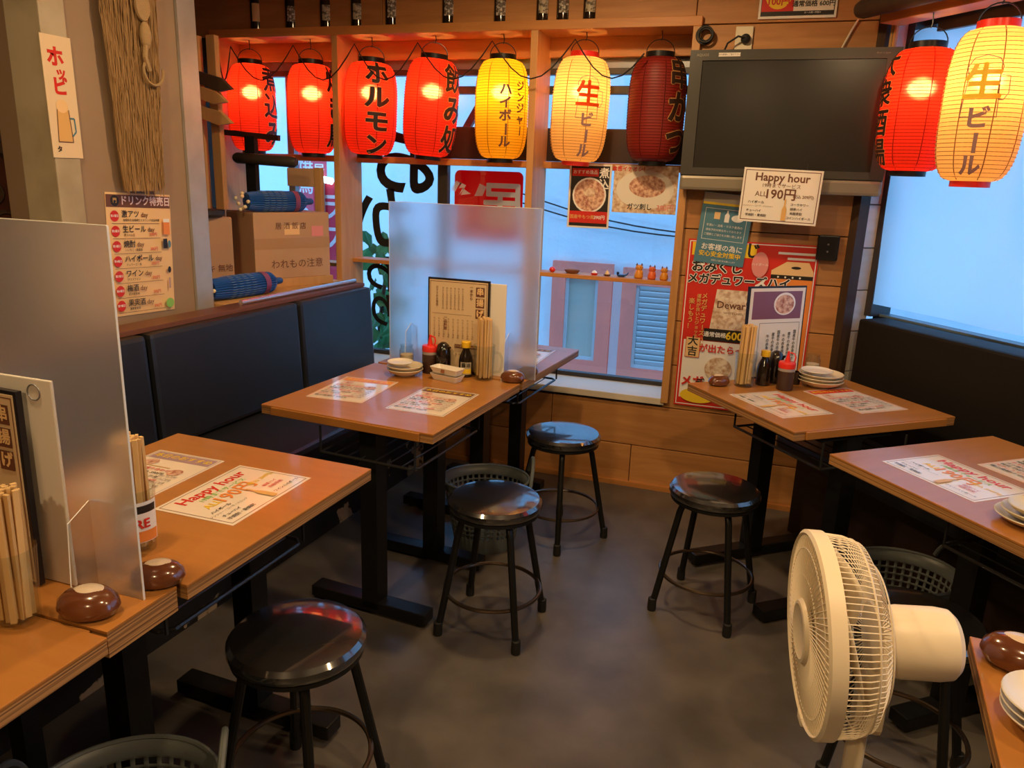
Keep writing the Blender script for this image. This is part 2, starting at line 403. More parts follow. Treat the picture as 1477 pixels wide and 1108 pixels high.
# ---- shelf frame round the window
trim = thing('trim_1', 'timber shelf frame standing in front of the window', 'frame'); del trim['category']; struct(trim)
FY0, FY1 = 3.53, 3.75
def fb(name, x0, x1, z0, z1, y0=FY0, y1=FY1, m=M_frame): return MB().box(((x0+x1)/2, (y0+y1)/2, (z0+z1)/2), (x1-x0, y1-y0, z1-z0), bev=.003).build(name, m, trim)
fb('top_board', -2.88, -.40, 2.088, 2.128)
for x in (-2.88, -2.165, -1.145, -.435):
    fb('post', x, x+.034, .45 if x > -2.8 else .88, 2.088, m=M_frame_v)
fb('wall_batten', -2.86, -.43, 2.0, 2.088, 3.72, 3.75)
for a, b in ((-2.846, -2.165), (-2.131, -1.145), (-1.111, -.435)):
    fb('rail', a, b, 1.50, 1.532, 3.70, 3.75)
    if a > -2.5: fb('shelf', a, b, .988, 1.008, 3.64, 3.75)
fb('shelf', -2.846, -2.165, .955, .975, 3.64, 3.75)
struct(MB().box((-1.7, 3.66, .452), (2.56, .24, .032), bev=.003).build('trim_2', mat('pale_sill', (.62, .56, .46), .4)), 'pale timber window sill')
# ---- window 1: bronze sashes, header and panes
wn = thing('window_1', 'bronze framed window behind the lanterns', 'window'); del wn['category']; struct(wn)
def wbx(name, x0, x1, z0, z1, y0=3.77, y1=3.81, m=M_alu): return MB().box(((x0+x1)/2, (y0+y1)/2, (z0+z1)/2), (x1-x0, y1-y0, z1-z0), bev=.002).build(name, m, wn)
wbx('head_track', -3.0, -.43, 1.955, 2.15, m=M_greyalu); wbx('head_rail', -3.0, -.43, 1.93, 1.958, 3.755, 3.80)
wbx('mullion', -1.70, -1.645, .47, 1.93); wbx('mullion', -2.60, -2.56, .47, 1.93, m=M_greyalu)
wbx('header', -1.645, -.43, 1.535, 1.69, m=M_header)
wbx('transom_bar', -1.645, -.43, 1.845, 1.882)
wbx('sill_track', -3.0, -.43, .468, .49)
# tilted vent sash in the upper light
MB().box((-1.52, 3.84, 1.77), (.035, .03, .24), ry=R_(32)).build('vent_arm', M_alu, wn)
for x0, x1, z0, z1 in ((-2.98, -2.60, .49, 1.93), (-2.56, -1.70, .49, 1.93), (-1.645, -.44, .49, 1.535), (-1.645, -.44, 1.69, 1.845), (-1.645, -.44, 1.882, 1.93)):
    MB().box(((x0+x1)/2, 3.79, (z0+z1)/2), (x1-x0, .004, z1-z0)).build('pane', M_glass, wn)
# brush lettering on the glass (reads from the street, so mirrored inside)
for body, x, z, sz in (('お', -1.90, 1.50, .42), ('か', -2.02, 1.19, .36), ('わ', -2.03, .90, .22), ('り', -2.04, .70, .2)):
    b = MB(); add_text(b, body, 0, 0, sz, weight=.02, mirror=True, res=4)
    b.build('brush_lettering', M_brush, wn).matrix_local = wallM(x, z, 3.784)
# red panel sign fixed behind the glass
sg = sheet('panel_sign', 'red rounded sign with pale brush characters behind the window glass', 'sign', wallM(-1.44, 1.30, 3.83), .375, .36, M_signred,
      [('t', '居', .085, .0, .24, dict(weight=.03, mirror=True), M_signwh), ('t', 'ど', -.09, .0, .22, dict(weight=.05, mirror=True), M_signwh)], th=.004, corner=.03)

# ---- left pillar
pl = MB().box((-2.34, 2.29, 1.275), (.32, .58, 2.55)).build('pillar', M_pillar); struct(pl); pl.name = 'wall_pillar'
struct(MB().box((-2.235, 1.952, 1.275), (.14, .094, 2.55), bev=.004).build('trim_3', M_cream), 'cream square post beside the brown pillar')
a = MB(); a.box((-2.172, 2.535, 1.275), (.012, .09, 2.55)); a.box((-2.335, 2.585, 1.275), (.33, .008, 2.55))
struct(a.build('trim_4', M_steel), 'grey steel angle on the pillar edge')

# ---- right wall: reveal planks, window 2, lintel
rv = struct(MB().box((0, 0, 0), (.02, .1, 2.5)).build('wall_right', M_bark), 'lower wall and plank reveal by the right window')
rv.matrix_world = RWM(-.02, -.05, 1.25)
def at_rw(o, s, off, z): o.matrix_world = RWM(s, off, z); return o
i = 0; z = .15
while z < 2.1:
    o = MB().box((0, 0, 0), (.014, .095, .174), bev=.003).build('plank', M_litplank, rv)
    o.matrix_local = rv.matrix_world.inverted() @ RWM(-.004, -.05, z+.0875); z += .178
struct(at_rw(MB().box((0, 0, 0), (.05, .05, 2.55)).build('trim_5', M_bark), -.012, .012, 1.275), 'dark corner post')
lw = MB().box((0, .05, 0), (3.65, .1, .93)).build('wall_right_lower', M_black); struct(at_rw(lw, 1.83, -.13, .465)); lw.name = 'wall_under_window'
uw = MB().box((0, .05, 0), (3.65, .1, .40)).build('wall_over_window', M_plank); struct(at_rw(uw, 1.83, -.13, 2.35))
w2 = thing('window_2', 'dark framed window behind the translucent blind', 'window', M=RWM(0, -.13, 0)); del w2['category']; struct(w2)
def w2b(name, x0, x1, y0, y1, z0, z1, m=M_alu): return MB().box(((x0+x1)/2, (y0+y1)/2, (z0+z1)/2), (x1-x0, y1-y0, z1-z0), bev=.002).build(name, m, w2)
w2b('jamb', -.005, .038, -.05, .06, .93, 2.15); w2b('bottom_track', 0, 3.6, 0, .06, .93, .940, m=mat('blue_grey_sash', (.10, .14, .18), .3))
w2b('head', 0, 3.6, 0, .06, 2.08, 2.15); w2b('mullion', 1.0, 1.05, .02, .06, .95, 2.1); w2b('mullion', 2.1, 2.15, .02, .06, .95, 2.1)
for a, b in ((.038, 1.0), (1.05, 2.1), (2.15, 3.6)): w2b('pane', a, b, .03, .034, .940, 2.08, m=M_glass)
w2b('far_end_wall', 3.6, 3.75, -.1, .1, 0, 2.55, m=M_rear)
lint = MB().box((0, 0, 0), (3.6, .10, .16), bev=.004).build('trim_6', M_frame); struct(at_rw(lint, 1.85, .06, 2.145), 'orange timber lintel over the right window')
st = MB().box((0, 0, 0), (3.4, .02, .035)).build('trim_7', M_alu); struct(at_rw(st, 1.9, -.03, 2.045))
for s_, m_ in ((.03, M_raw), (.045, M_frame_v)):
    o = MB().box((0, 0, 0), (.012, .012, .18)).build('trim_8', m_); struct(at_rw(o, s_, .02, 2.0))
o = MB().tube([(0, 0, 0), (.03, 0, 0), (1.6, 0, 0), (3.4, 0, 0)], [.028, .036, .036, .036], 12).build('ceiling_pole', M_bark); at_rw(o, 0.0, .17, 2.115)
tag(o, 'dark round timber pole running above the right hand lanterns', 'pole')

# translucent blind with a slight wave
b = MB(); nx, nz = 60, 14; vs = []; fs = []
for j in range(nz+1):
    for i in range(nx+1):
        s_ = .040+2.6*i/nx; zz = 2.06-(2.06-.985)*j/nz + .0 
        vs.append((s_, .012*math.sin(s_*7)*(j/nz)+.006*math.sin(s_*17+j*.5), zz))
for j in range(nz):
    for i in range(nx): q = j*(nx+1)+i; fs.append((q, q+1, q+nx+2, q+nx+1))
b._add(vs, fs, None, True); o = b.build('roller_blind', M_screen); at_rw(o, 0, -.075, 0)
tag(o, 'translucent white roller blind hanging in front of the right window', 'blind')

# ------------------------------------------------------------------ outside
gr = struct(MB().box((0, 7, -.62), (24, 6.2, .1)).build('alley_ground', M_extgnd)); struct(MB().box((8, 1.4, -.62), (9, 5, .1)).build('street_ground', M_extgnd))
bd = thing('building', 'pale plaster building with pink framed windows across the alley', 'building', (0, 6.0, -.57))
def bdb(name, x0, x1, z0, z1, y0, y1, m, parent=bd): return MB().box(((x0+x1)/2, (y0+y1)/2, (z0+z1)/2+.57), (x1-x0, y1-y0, z1-z0)).build(name, m, parent)
bdb('wall', -9, 3.5, -.57, 3.1, 0, .5, M_ext)
for k, (x0, x1, z0, z1) in enumerate(((-1.673, -1.185, -.10, .826), (-1.105, -.55, -.12, .81))):
    f = bdb('window_surround', x0, x0+.11, z0, z1, -.05, .0, M_extpink); bdb('window_surround', x1-.11, x1, z0, z1, -.05, .0, M_extpink)
    bdb('window_surround', x0+.11, x1-.11, z1-.13, z1, -.05, 0, M_extpink); bdb('window_surround', x0+.11, x1-.11, z0, z0+.14, -.05, 0, M_extpink)
    bdb('glazing', x0+.11, x1-.11, z0+.14, z1-.13, -.01, 0, M_extgl if k == 0 else M_extblue)
    bdb('sash', x0+.11, x1-.11, z0+.14, z0+.17, -.03, -.012, M_extblue); 
    for xx in (x0+.11, x1-.135): bdb('sash', xx, xx+.025, z0+.17, z1-.13, -.03, -.012, M_extblue)
    if k:
        n = 14
        for i in range(n):
            zc = z0+.19+(z1-z0-.34)*i/(n-1)
            o = MB().box((0, 0, 0), (x1-x0-.28, .012, .05), rx=R_(35)).build('slat', M_extblue, bd); o.location = ((x0+x1)/2, -.028, zc+.57)
b = MB()
for (p, q) in (((-1.95, 1.33), (-.5, 1.085)), ((-1.95, 1.26), (-.5, 1.06))):
    b.tube([(p[0]+(q[0]-p[0])*t/8, -.03-.02*math.sin(PI*t/8), p[1]+(q[1]-p[1])*t/8-.05*math.sin(PI*t/8)+.57) for t in range(9)], .006, 5)
b.build('cable', M_rub, bd)
# street banners and the tube lamp by the next door shop
sheet('street_banner', 'pink street banner with pale characters outside the window', 'banner', wallM(-3.12, 1.36, 4.8), .24, .62, M_signpink,
      [T('焼鳥', -.05, .05, .13, M_signwh, vertical=True, weight=.02), T('居酒屋', .06, 0, .09, M_signwh, vertical=True, weight=.02), ('d', -.07, -.2, .04, M_signwh), ('d', .0, .26, .03, M_signwh)], th=.004)
sheet('street_banner', 'red pink street banner with outlined letter standing below the tube lamp', 'banner', wallM(-2.93, 1.02, 4.75), .30, .72, mat('banner_red', (.80, .05, .10), .5, translucent=.5),
      [T('ラ', -.02, .18, .2, M_signwh, weight=.02), T('フ', -.02, -.03, .2, M_signwh, weight=.02)], th=.004)
for o, h_ in ((bpy.data.objects['street_banner'], 1.93), (bpy.data.objects['street_banner.001'], 1.59)):
    MB().tube([(-.14, h_-1.5, -.01), (-.14, -h_, -.01)], .012, 8).build('pole', M_greyalu, o); MB().tube([(-.14, .31, -.01), (.12, .31, -.01)], .006, 6).build('cross_bar', M_greyalu, o)
o = thing('tube_lamp', 'x', 'lamp', (-2.99, 4.70, -.57)); MB().tube([(-.09, 0, 1.985), (.09, 0, 1.955)], .022, 10).build('tube', M_neon, o); MB().tube([(0, .03, 0), (0, .03, 1.97)], .012, 8).build('stand', M_greyalu, o)
tag(o, 'short bright tube lamp glowing outside beside the banners', 'lamp')
# ivy outside the lower left pane
iv = thing('ivy', 'green ivy climbing outside the window beside the bench end', 'plant', (-2.25, 4.2, -.57))
MB().tube([(0, 0, 0), (.02, .02, .6), (-.03, 0, 1.1), (.02, .02, 1.5)], .012, 6).build('stem', M_bark, iv)
lb = MB(); lb._add([(0, 0, 0), (.035, -.01, .03), (.03, .0, .075), (0, -.012, .10), (-.03, 0, .075), (-.035, -.01, .03)], [(0, 1, 2, 3), (0, 3, 4, 5)])
lf = lb.build('leaf', M_leaf, iv)
for i in range(150):
    o = lf if i == 0 else lf.copy()
    if i: COL.objects.link(o)
    o.location = (random.gauss(.0, .11), random.gauss(-.02, .06), random.uniform(.55, 1.62)); o.rotation_euler = (random.uniform(-1.0, .3), random.uniform(-1, 1), random.uniform(-.8, .8))
    k = random.uniform(.6, 1.15); o.scale = (k, k, k)

# ------------------------------------------------------------------ lamps above (out of frame, on the ceiling)
def ceiling_lamp(x, y, label, W=LAMP_W):
    t = thing('ceiling_lamp', label, 'lamp', (x, y, 2.55), group='ceiling downlights')
    MB().lathe([(.075, -.06), (.075, 0)], 24, cap=False).build('housing', M_black, t)
    MB().cyl((0, 0, -.012), .06, .02, 20).build('lens', M_lamp, t)
    l = bpy.data.lights.new('lamp_light', 'SPOT'); l.energy = W; l.color = (1, .66, .33); l.shadow_soft_size = .06; l.spot_size = R_(176); l.spot_blend = .35
    o = bpy.data.objects.new('lamp_light', l); COL.objects.link(o); o.parent = t; o.location = (0, 0, -.07)
for x, y, lb, W in ((-1.25, .75, 'round black ceiling downlight above the bench tables', .9), (.35, .7, 'round black ceiling downlight above the fan', 1.0), (-.75, 2.30, 'round black ceiling downlight above the middle stools', 1.15),
                 (1.5, 1.2, 'round black ceiling downlight above the window tables', .9), (-.4, -1.2, 'round black ceiling downlight at the rear of the room', 1.0)):
    ceiling_lamp(x, y, lb, W*LAMP_W)

# ------------------------------------------------------------------ benches
bn = thing('bench', 'long black vinyl bench with tall padded backrests along the left wall', 'bench', (-2.026, 1.401, 0), R_(-2.7))
def bb(name, x0, x1, y0, y1, z0, z1, m, bev=.0, ry=0, par=bn):
    o = MB().box((0, 0, 0), (x1-x0, y1-y0, z1-z0), bev=bev, ry=ry).build(name, m, par); o.location = ((x0+x1)/2+2.0, (y0+y1)/2-1.4, (z0+z1)/2); return o
bb('kickboard', -2.12, -1.66, -.9, 3.48, 0, .39, M_chip)
bb('seat', -2.10, -1.575, -.9, 3.49, .39, .46, M_vinyl, .02)
for y0, y1 in ((-.9, .3), (.31, 1.17), (1.18, 2.045), (2.06, 2.885), (2.90, 3.49)):
    bb('backrest', -2.09, -2.0, y0, y1, .465, .885, M_vinyl, .018, R_(-3))
bb('top_rail', -2.155, -2.05, -.9, 3.49, .885, .903, mat('red_brown_rail', (.16, .06, .03), .4), .002)
bb('back_panel', -2.155, -2.115, -.9, 3.49, 0, .885, M_bark)
b = thing('ledge', 'timber ledge behind the bench backrest carrying the cardboard boxes', 'ledge', (-2.535, 3.06, 0))
MB().box((0, 0, .8925), (.81, .92, .025), bev=.002).build('ledge_top', M_raw, b); MB().box((0, 0, .44), (.76, .88, .88)).build('ledge_base', M_bark, b)
o = MB().tube([(-2.062, 2.62, .914), (-2.022, 3.47, .914)], .011, 10).build('metal_rod', mat('bright_rod', (.75, .75, .75), .25, metal=.9)); tag(o, 'shiny metal rod lying on the rail of the left bench', 'rod')

br = thing('bench', 'black bench with high back under the right window blind', 'bench', M=RWM(0, 0, 0))
def bb2(name, s0, s1, o0, o1, z0, z1, m, bev=0):   # o measured into the room
    MB().box(((s0+s1)/2, -(o0+o1)/2, (z0+z1)/2), (s1-s0, o1-o0, z1-z0), bev=bev).build(name, m, br)
M_mattv = mat('dull_black_vinyl', (.008, .007, .007), .6, spec=.3)
bb2('backrest', .09, 3.3, -.115, .03, .40, .935, M_mattv, .012); bb2('seat', .09, 3.3, .03, .38, .39, .46, M_vinyl, .02); bb2('kickboard', .09, 3.3, .0, .25, 0, .39, mat('dark_brown_board', (.035, .018, .010), .5))

# ------------------------------------------------------------------ tables
def table(label, cx, cy, rz, w, d, legs, barlen=.50, rack=True, baroff=0, extra=None):
    """w along local x (bench to aisle), d along local y"""
    t = thing('dining_table', label, 'table', (cx, cy, 0), rz)
    MB().box((0, 0, .6965), (w, d, .007), bev=.002).build('tabletop', M_table, t)
    MB().box((0, 0, .681), (w-.002, d-.002, .024)).build('ply_edge', M_ply, t)
    for s_ in (-1, 1):
        MB().box((0, s_*(d/2+.004), .684), (w-.09, .008, .026), bev=.002).build('end_batten', M_table, t)
    for lx, ly in legs:
        MB().box((lx, ly, .345), (.062, .062, .64)).build('leg', M_black, t)
        f = MB().box((lx+baroff, ly, .032), (barlen, .062, .04), bev=.004).build('foot_bar', M_black, t)
        for s_ in (-1, 1): MB().cyl((lx+baroff+s_*(barlen/2-.03), ly, .006), .02, .012, 12).build('glide', M_rub, f)
        MB().box((lx, ly, .658), (.30, .07, .01)).build('top_plate', M_black, t)
    if rack and len(legs) == 2:
        y0, y1 = legs[0][1]+.0, legs[1][1]; lx = legs[0][0]
        r = MB(); zz = .57; xa, xb = lx-.16, lx+.19; ya, yb = min(y0, y1)-.06, max(y0, y1)-.02
        r.tube([(xa, ya, zz), (xb-.02, ya, zz), (xb, ya+.02, zz), (xb, yb-.02, zz), (xb-.02, yb, zz), (xa, yb, zz)], .005, 6, closed=True)
        for i in range(1, 7): x = xa+(xb-xa)*i/7; r.tube([(x, ya, zz), (x, yb, zz)], .0025, 5)
        r.tube([(xb, ya, zz), (xb, ya, .66)], .004, 5); r.tube([(xb, yb, zz), (xb, yb, .66)], .004, 5); r.tube([(xa, ya, zz), (xa, ya, .66)], .004, 5); r.tube([(xa, yb, zz), (xa, yb, .66)], .004, 5)
        r.build('rack', M_wire, t)
    return t
table('wooden table with a red glowing happy hour mat, beside the round black stool', -1.272, 1.362, R_(-2), .645, .655, [(.06, -.255), (.06, .145)])
bg_ = MB().box((0, 0, 0), (.63, .160, .006), bev=.001); tt = thing('bridge_board', 'thick plywood board bridging two bench tables under the frosted panel', 'board', (-1.29, .9335, 0))
bg_.build('board_top', M_table, tt).location = (0, 0, .697); MB().box((0, 0, .672), (.628, .159, .044)).build('ply_edge', M_ply, tt)
for s_ in (-.20, -.02): MB().box((s_, 0, .325), (.04, .04, .65)).build('leg', M_black, tt)
table('wooden table holding the glass mug of chopsticks and slanted menu', -1.285, .515, 0, .645, .655, [(.04, -.2), (.04, .22)], rack=False)
table('wooden table with stacked plates and sauce bottles before the frosted panel', -1.204, 2.359, R_(-4.2), .645, .68, [(.065, -.27), (.065, .145)], barlen=.45, baroff=-.015)
table('wooden table behind the frosted panel reaching the window sill', -1.150, 3.057, R_(-4.2), .645, .68, [(.06, -.15), (.06, .27)], baroff=-.11)
RZ = R_(90-39-0)  # local x axis along (.777,.629) = away from the aisle
RT = math.atan2(.629, .777)
def rt(px, py, lx, ly): return (px+lx*math.cos(RT)-ly*math.sin(RT), py+lx*math.sin(RT)+ly*math.cos(RT))
T3 = (.195, 2.957); T4 = (.675, 2.285)
table('wooden table with sauce bottles standing below the red poster', T3[0], T3[1], RT, .69, .62, [(-.08, .15), (-.08, -.27)], barlen=.56)
table('wooden table with plain plates between the bench and the fan', T4[0], T4[1], RT, .66, .64, [(-.1, -.02), (-.02, -.27)], barlen=.36)
t5r = R_(-5)
table('bare wooden table corner with brown pebble weight beside the fan', .70, 1.04, t5r, .66, .66, [(.0, .2), (.0, -.2)], rack=False)

# ------------------------------------------------------------------ stools
def make_stool():
    t = thing('stool', 'x', 'stool')
    MB().lathe([(.0, .418), (.135, .418), (.148, .424), (.153, .434), (.152, .446), (.143, .456), (.12, .4605), (.06, .4625), (1e-6, .463)], 40).build('seat', M_seatv, t)
    MB().lathe([(.135, .408), (.146, .410), (.146, .420), (.135, .420)], 40).build('seat_rim', M_black, t)
    for k in range(4):
        a = k*PI/2; c, s_ = math.cos(a), math.sin(a)
        P = [(.07, .405), (.098, .403), (.112, .392), (.120, .37), (.188, .03), (.190, .018)]
        l = MB().tube([(r*c, r*s_, z) for r, z in P], .0115, 10).build('leg', M_black, t)
        MB().lathe([(.0145, 0), (.0155, .01), (.0145, .045), (.012, .047)], 12, Matrix.Translation((.191*c, .191*s_, 0))).build('rubber_foot', M_rub, l)
    MB().ring((0, 0, .135), .158, .0065, 48, 8).build('foot_ring', mat('worn_steel', (.16, .12, .09), .28, metal=.9), t)
    return t
st0 = make_stool()
for i, (x, y, a, lb) in enumerate(((-.764, 2.168, 44, 'round black stool standing in front of the grey mesh basket'), (-.104, 2.55, 30, 'round black stool standing alone beside the table below the red poster'),
        (-.735, 2.90, 14, 'round black stool with blue sheen nearest the plank wall under the window'), (-.91, 1.285, 40, 'round black stool with red sheen beside the happy hour table'),
        (.43, 1.90, 27, 'round black stool half hidden behind the white fan'))):
    o = st0 if i == 0 else copy_tree(st0)
    o.location = (x, y, 0); o.rotation_euler = (0, 0, R_(a)); o['label'] = lb; o['group'] = 'round black stools'

# ------------------------------------------------------------------ lanterns
def lprof(u):      # radius factor along -1..1
    return .48+.52*(max(0, 1-abs(u)**3.4))**(1/2.3)
def wrap_text(body, size, weight, vertical=True, sx=1, rot=0, dx=0, dy=0):   # vertical lettering laid flat, wrapped on the shade later
    b = MB(); add_text(b, body, dx, dy, size, weight=weight, vertical=vertical, sx=sx, rot=rot, res=3)
    return b
def wrap(b, R, H, ang, dr, lift=0):
    bm = b.bm
    xs = [v.co.x for v in bm.verts]; ys = [v.co.y for v in bm.verts]
    for lo, hi, n_, st in ((min(xs), max(xs), (1, 0, 0), .008), (min(ys), max(ys), (0, 1, 0), .016)):
        k = lo+st
        while k < hi:
            bmesh.ops.bisect_plane(bm, geom=bm.verts[:]+bm.edges[:]+bm.faces[:], plane_co=Vector(n_)*k, plane_no=n_); k += st
    for v in bm.verts:
        x, y = v.co.x, v.co.y; u = max(-1, min(1, y/(H/2))); r = R*lprof(u)+dr+v.co.z; a = ang+x/R
        v.co = (r*math.cos(a), r*math.sin(a), y)
    return b
def seam_mat(m):
    c = m.node_tree.nodes['Principled BSDF'].inputs['Base Color'].default_value
    return mat(m.name+'_seam', (c[0]*.42, c[1]*.32, c[2]*.3), .6, translucent=.5)
def lantern(label, x, y, zc, R, H, m, capm, texts, lit=True, hookz=2.088, power=1.0, group=None, tilt=(0, 0)):
    t = thing('paper_lantern', label, 'lantern', (x, y, zc), group=group)
    t.rotation_euler = (tilt[0], tilt[1], 0)
    n = 36; prof = []
    for i in range(n*2+1):
        u = -1+i/n; prof.append((R*lprof(u)+(-.0012 if i % 2 else .0012), u*H/2))
    MB().lathe(prof, 48, cap=False).build('paper_shade', m, t, sharp=80)
    hp = MB()
    for i in range(1, 36): u = -1+i/18; hp.ring((0, 0, u*H/2), R*lprof(u)+.0010, .0009, 40, 4)
    h_ = hp.build('hoops', seam_mat(m), t); h_['kind'] = 'stuff'
    rc = R*lprof(1)
    for s_, nm in ((1, 'top_cap'), (-1, 'bottom_cap')):
        MB().lathe([(rc*.93, s_*(H/2-.006)), (rc*1.04, s_*(H/2-.006)), (rc*1.04, s_*(H/2+.022)), (rc*.93, s_*(H/2+.022))] if s_ > 0 else
                   [(rc*.93, -(H/2+.018)), (rc*1.02, -(H/2+.018)), (rc*1.02, -(H/2-.006)), (rc*.93, -(H/2-.006))], 28, cap=False).build(nm, capm, t)
    cam = math.atan2(-y, -x)
    # vertical paper seams
    for k in range(8):
        a = cam+.25+k*PI/4; pts = [(R*lprof(u)*math.cos(a)*1.003, R*lprof(u)*math.sin(a)*1.003, u*H/2) for u in [-.98+.098*j for j in range(21)]]
        MB().tube(pts, .0016, 4).build('seam', seam_mat(m), t)
    ho = min(hookz-zc, H/2+.12); hz = H/2+.02
    w_ = MB(); w_.tube([(rc*math.cos(q)*math.cos(cam+PI/2), rc*math.cos(q)*math.sin(cam+PI/2), hz+(.055)*math.sin(q)) for q in [PI*j/12 for j in range(13)]], .0022, 6)
    w_.tube([(0, 0, hz+.05), (.004, 0, hz+.065), (0, 0, hookz-zc)], .0022, 6); w_.build('hanger', M_wire, t)
    MB().cyl((0, 0, H/2-.005), .018, .06, 12).build('socket', M_black, t)
    for body, sz, d, dy, wgt, mm, om, ow, sx, rot in texts:
        if om: wrap(wrap_text(body, sz, wgt+ow, dy=dy, sx=sx, rot=rot), R, H, cam+R_(d), .0022).build('letter_outline', om, t)
        wrap(wrap_text(body, sz, wgt, dy=dy, sx=sx, rot=rot), R, H, cam+R_(d), .0031).build('lettering', mm, t)
    if lit:
        MB().ball((0, 0, .075), .026, sc=(1, 1, 1.25)).build('bulb', M_bulb, t)
        l = bpy.data.lights.new('bulb_light', 'POINT'); l.energy = BULB_W*power; l.color = (1, .70, .36); l.shadow_soft_size = .03
        o = bpy.data.objects.new('bulb_light', l); COL.objects.link(o); o.parent = t; o.location = (0, 0, .075)
    return t
M_lgold = mat('lantern_gold_edge', (.80, .42, .16), .5, translucent=.5)
M_link = mat('lantern_ink', (.03, .012, .006), .6)
M_lgrey = mat('lantern_grey_ink', (.28, .16, .16), .6)
M_lorange = mat('lantern_orange_ink', (.92, .16, .01), .5, translucent=.6)
LY = 3.612
lantern('red glowing paper lantern reading 煮込み behind the wooden arrow signpost', -2.70, LY, 1.757, .122, .43, M_lred, M_black, [('煮込み', .13, 58, 0, .03, M_link, M_lgold, .03, 1, 0)])
lantern('red glowing paper lantern in the first frame bay, plain side showing', -2.335, LY, 1.752, .124, .43, M_lred, M_black, [('焼き鳥', .13, 66, 0, .03, M_link, M_lgold, .03, 1, 0)])
lantern('red glowing paper lantern reading ホルモン', -1.998, LY, 1.755, .131, .435, M_lred, M_black, [('ホルモン', .108, 14, -.01, .035, M_link, M_lgold, .035, 1.2, 0)], tilt=(0, R_(2)))
lantern('red glowing tilted paper lantern reading 飲み処 on its side', -1.668, LY, 1.762, .131, .445, M_lred, M_black, [('飲み処', .135, 55, -.01, .03, M_link, M_lgold, .03, 1, 0)], tilt=(0, R_(4)))
lantern('yellow glowing paper lantern reading ジンジャー ハイボール', -1.303, LY, 1.757, .125, .44, M_lyel, M_black, [('ハイボール', .056, 8, -.035, .035, M_brown, None, 0, 1.05, 0), ('ジンジャー', .047, 42, .0, .035, M_brown, None, 0, 1, 0)])
MUG = [(-.05, -.07), (-.042, .05), (-.05, .075), (-.035, .10), (.0, .108), (.035, .098), (.047, .075), (.042, .05), (.05, -.07), (-.05, -.07)]
def mug_outline(t, R, H, ang, sc=1.0):
    b = MB()
    def P(x, y): u = y/(H/2); r = R*lprof(u)+.002; a = ang+x/R; return (r*math.cos(a), r*math.sin(a), y)
    def dense(pts): 
        o = []
        for p, q in zip(pts, pts[1:]): o += [(p[0]+(q[0]-p[0])*j/5, p[1]+(q[1]-p[1])*j/5) for j in range(5)]
        return o+[pts[-1]]
    b.tube([P(x*sc, y*sc+.03) for x, y in dense(MUG)], .0012, 5); b.tube([P(x*sc, y*sc+.03) for x, y in dense([(.046, .05), (.07, .048), (.072, .0), (.06, -.02), (.046, -.02)])], .0012, 5)
    b.build('mug_outline', M_lgrey, t)
l6 = lantern('pale orange glowing paper lantern with red caps reading 生ビール, over the food posters', -.922, LY, 1.758, .130, .45, M_lpap, M_redp, [('生', .115, 14, .055, .04, M_lorange, None, 0, 1, 0), ('ビール', .064, 14, -.115, .04, M_lgrey, None, 0, 1, 0)], tilt=(0, R_(2)), power=.75)
mug_outline(l6, .130, .45, math.atan2(-LY, .922)+R_(14))
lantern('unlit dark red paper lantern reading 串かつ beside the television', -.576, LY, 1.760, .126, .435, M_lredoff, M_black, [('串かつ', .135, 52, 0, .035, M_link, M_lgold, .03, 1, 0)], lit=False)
q = RW(.285, .10); lantern('red glowing paper lantern beside the television over the right blind', q.x, q.y, 1.735, .126, .42, M_lred, M_black, [('大衆酒場', .10, -68, 0, .03, M_link, M_lgold, .03, 1, 0)], hookz=2.07)
q = RW(.655, .22); l9 = lantern('large pale yellow glowing lantern with red caps reading 生ビール before the right blind', q.x, q.y, 1.718, .120, .455, M_lpap, M_redp, [('生', .11, -6, .055, .04, M_yellow, None, 0, 1, 0), ('ビール', .068, -6, -.115, .04, M_lgrey, None, 0, 1, 0)], hookz=2.10, power=1.25)
mug_outline(l9, .120, .455, math.atan2(-q.y, -q.x)-R_(6))
q = RW(.985, .20); lantern('red glowing paper lantern at the far end of the right row', q.x, q.y, 1.73, .122, .42, M_lred, M_black, [('焼鳥', .12, -40, 0, .03, M_link, M_lgold, .03, 1, 0)], hookz=2.10)
# feed cable looping between the lanterns
xs = [-2.78, -2.70, -2.335, -1.998, -1.668, -1.303, -.922, -.576]
pts = []
for a, b_ in zip(xs, xs[1:]):
    for j in range(8):
        f_ = j/8; pts.append((a+(b_-a)*f_, LY-.148-.01*math.sin(PI*f_), 2.035-.16*math.sin(PI*f_)))
o = MB().tube(pts, .0032, 6).build('lantern_cable', M_rub); tag(o, 'black feed cable looping between the paper lanterns', 'cable')
pts = [tuple(RW(.655+.33*j/8, .10, 2.01-.16*math.sin(PI*j/8))) for j in range(9)]
q = RW(.6, .08, 2.075); o = MB().tube([tuple(q)]+pts+[tuple(RW(1.05, .06, 2.075))], .0032, 6).build('lantern_cable', M_rub); tag(o, 'black cable looping over the large pale yellow lantern', 'cable')

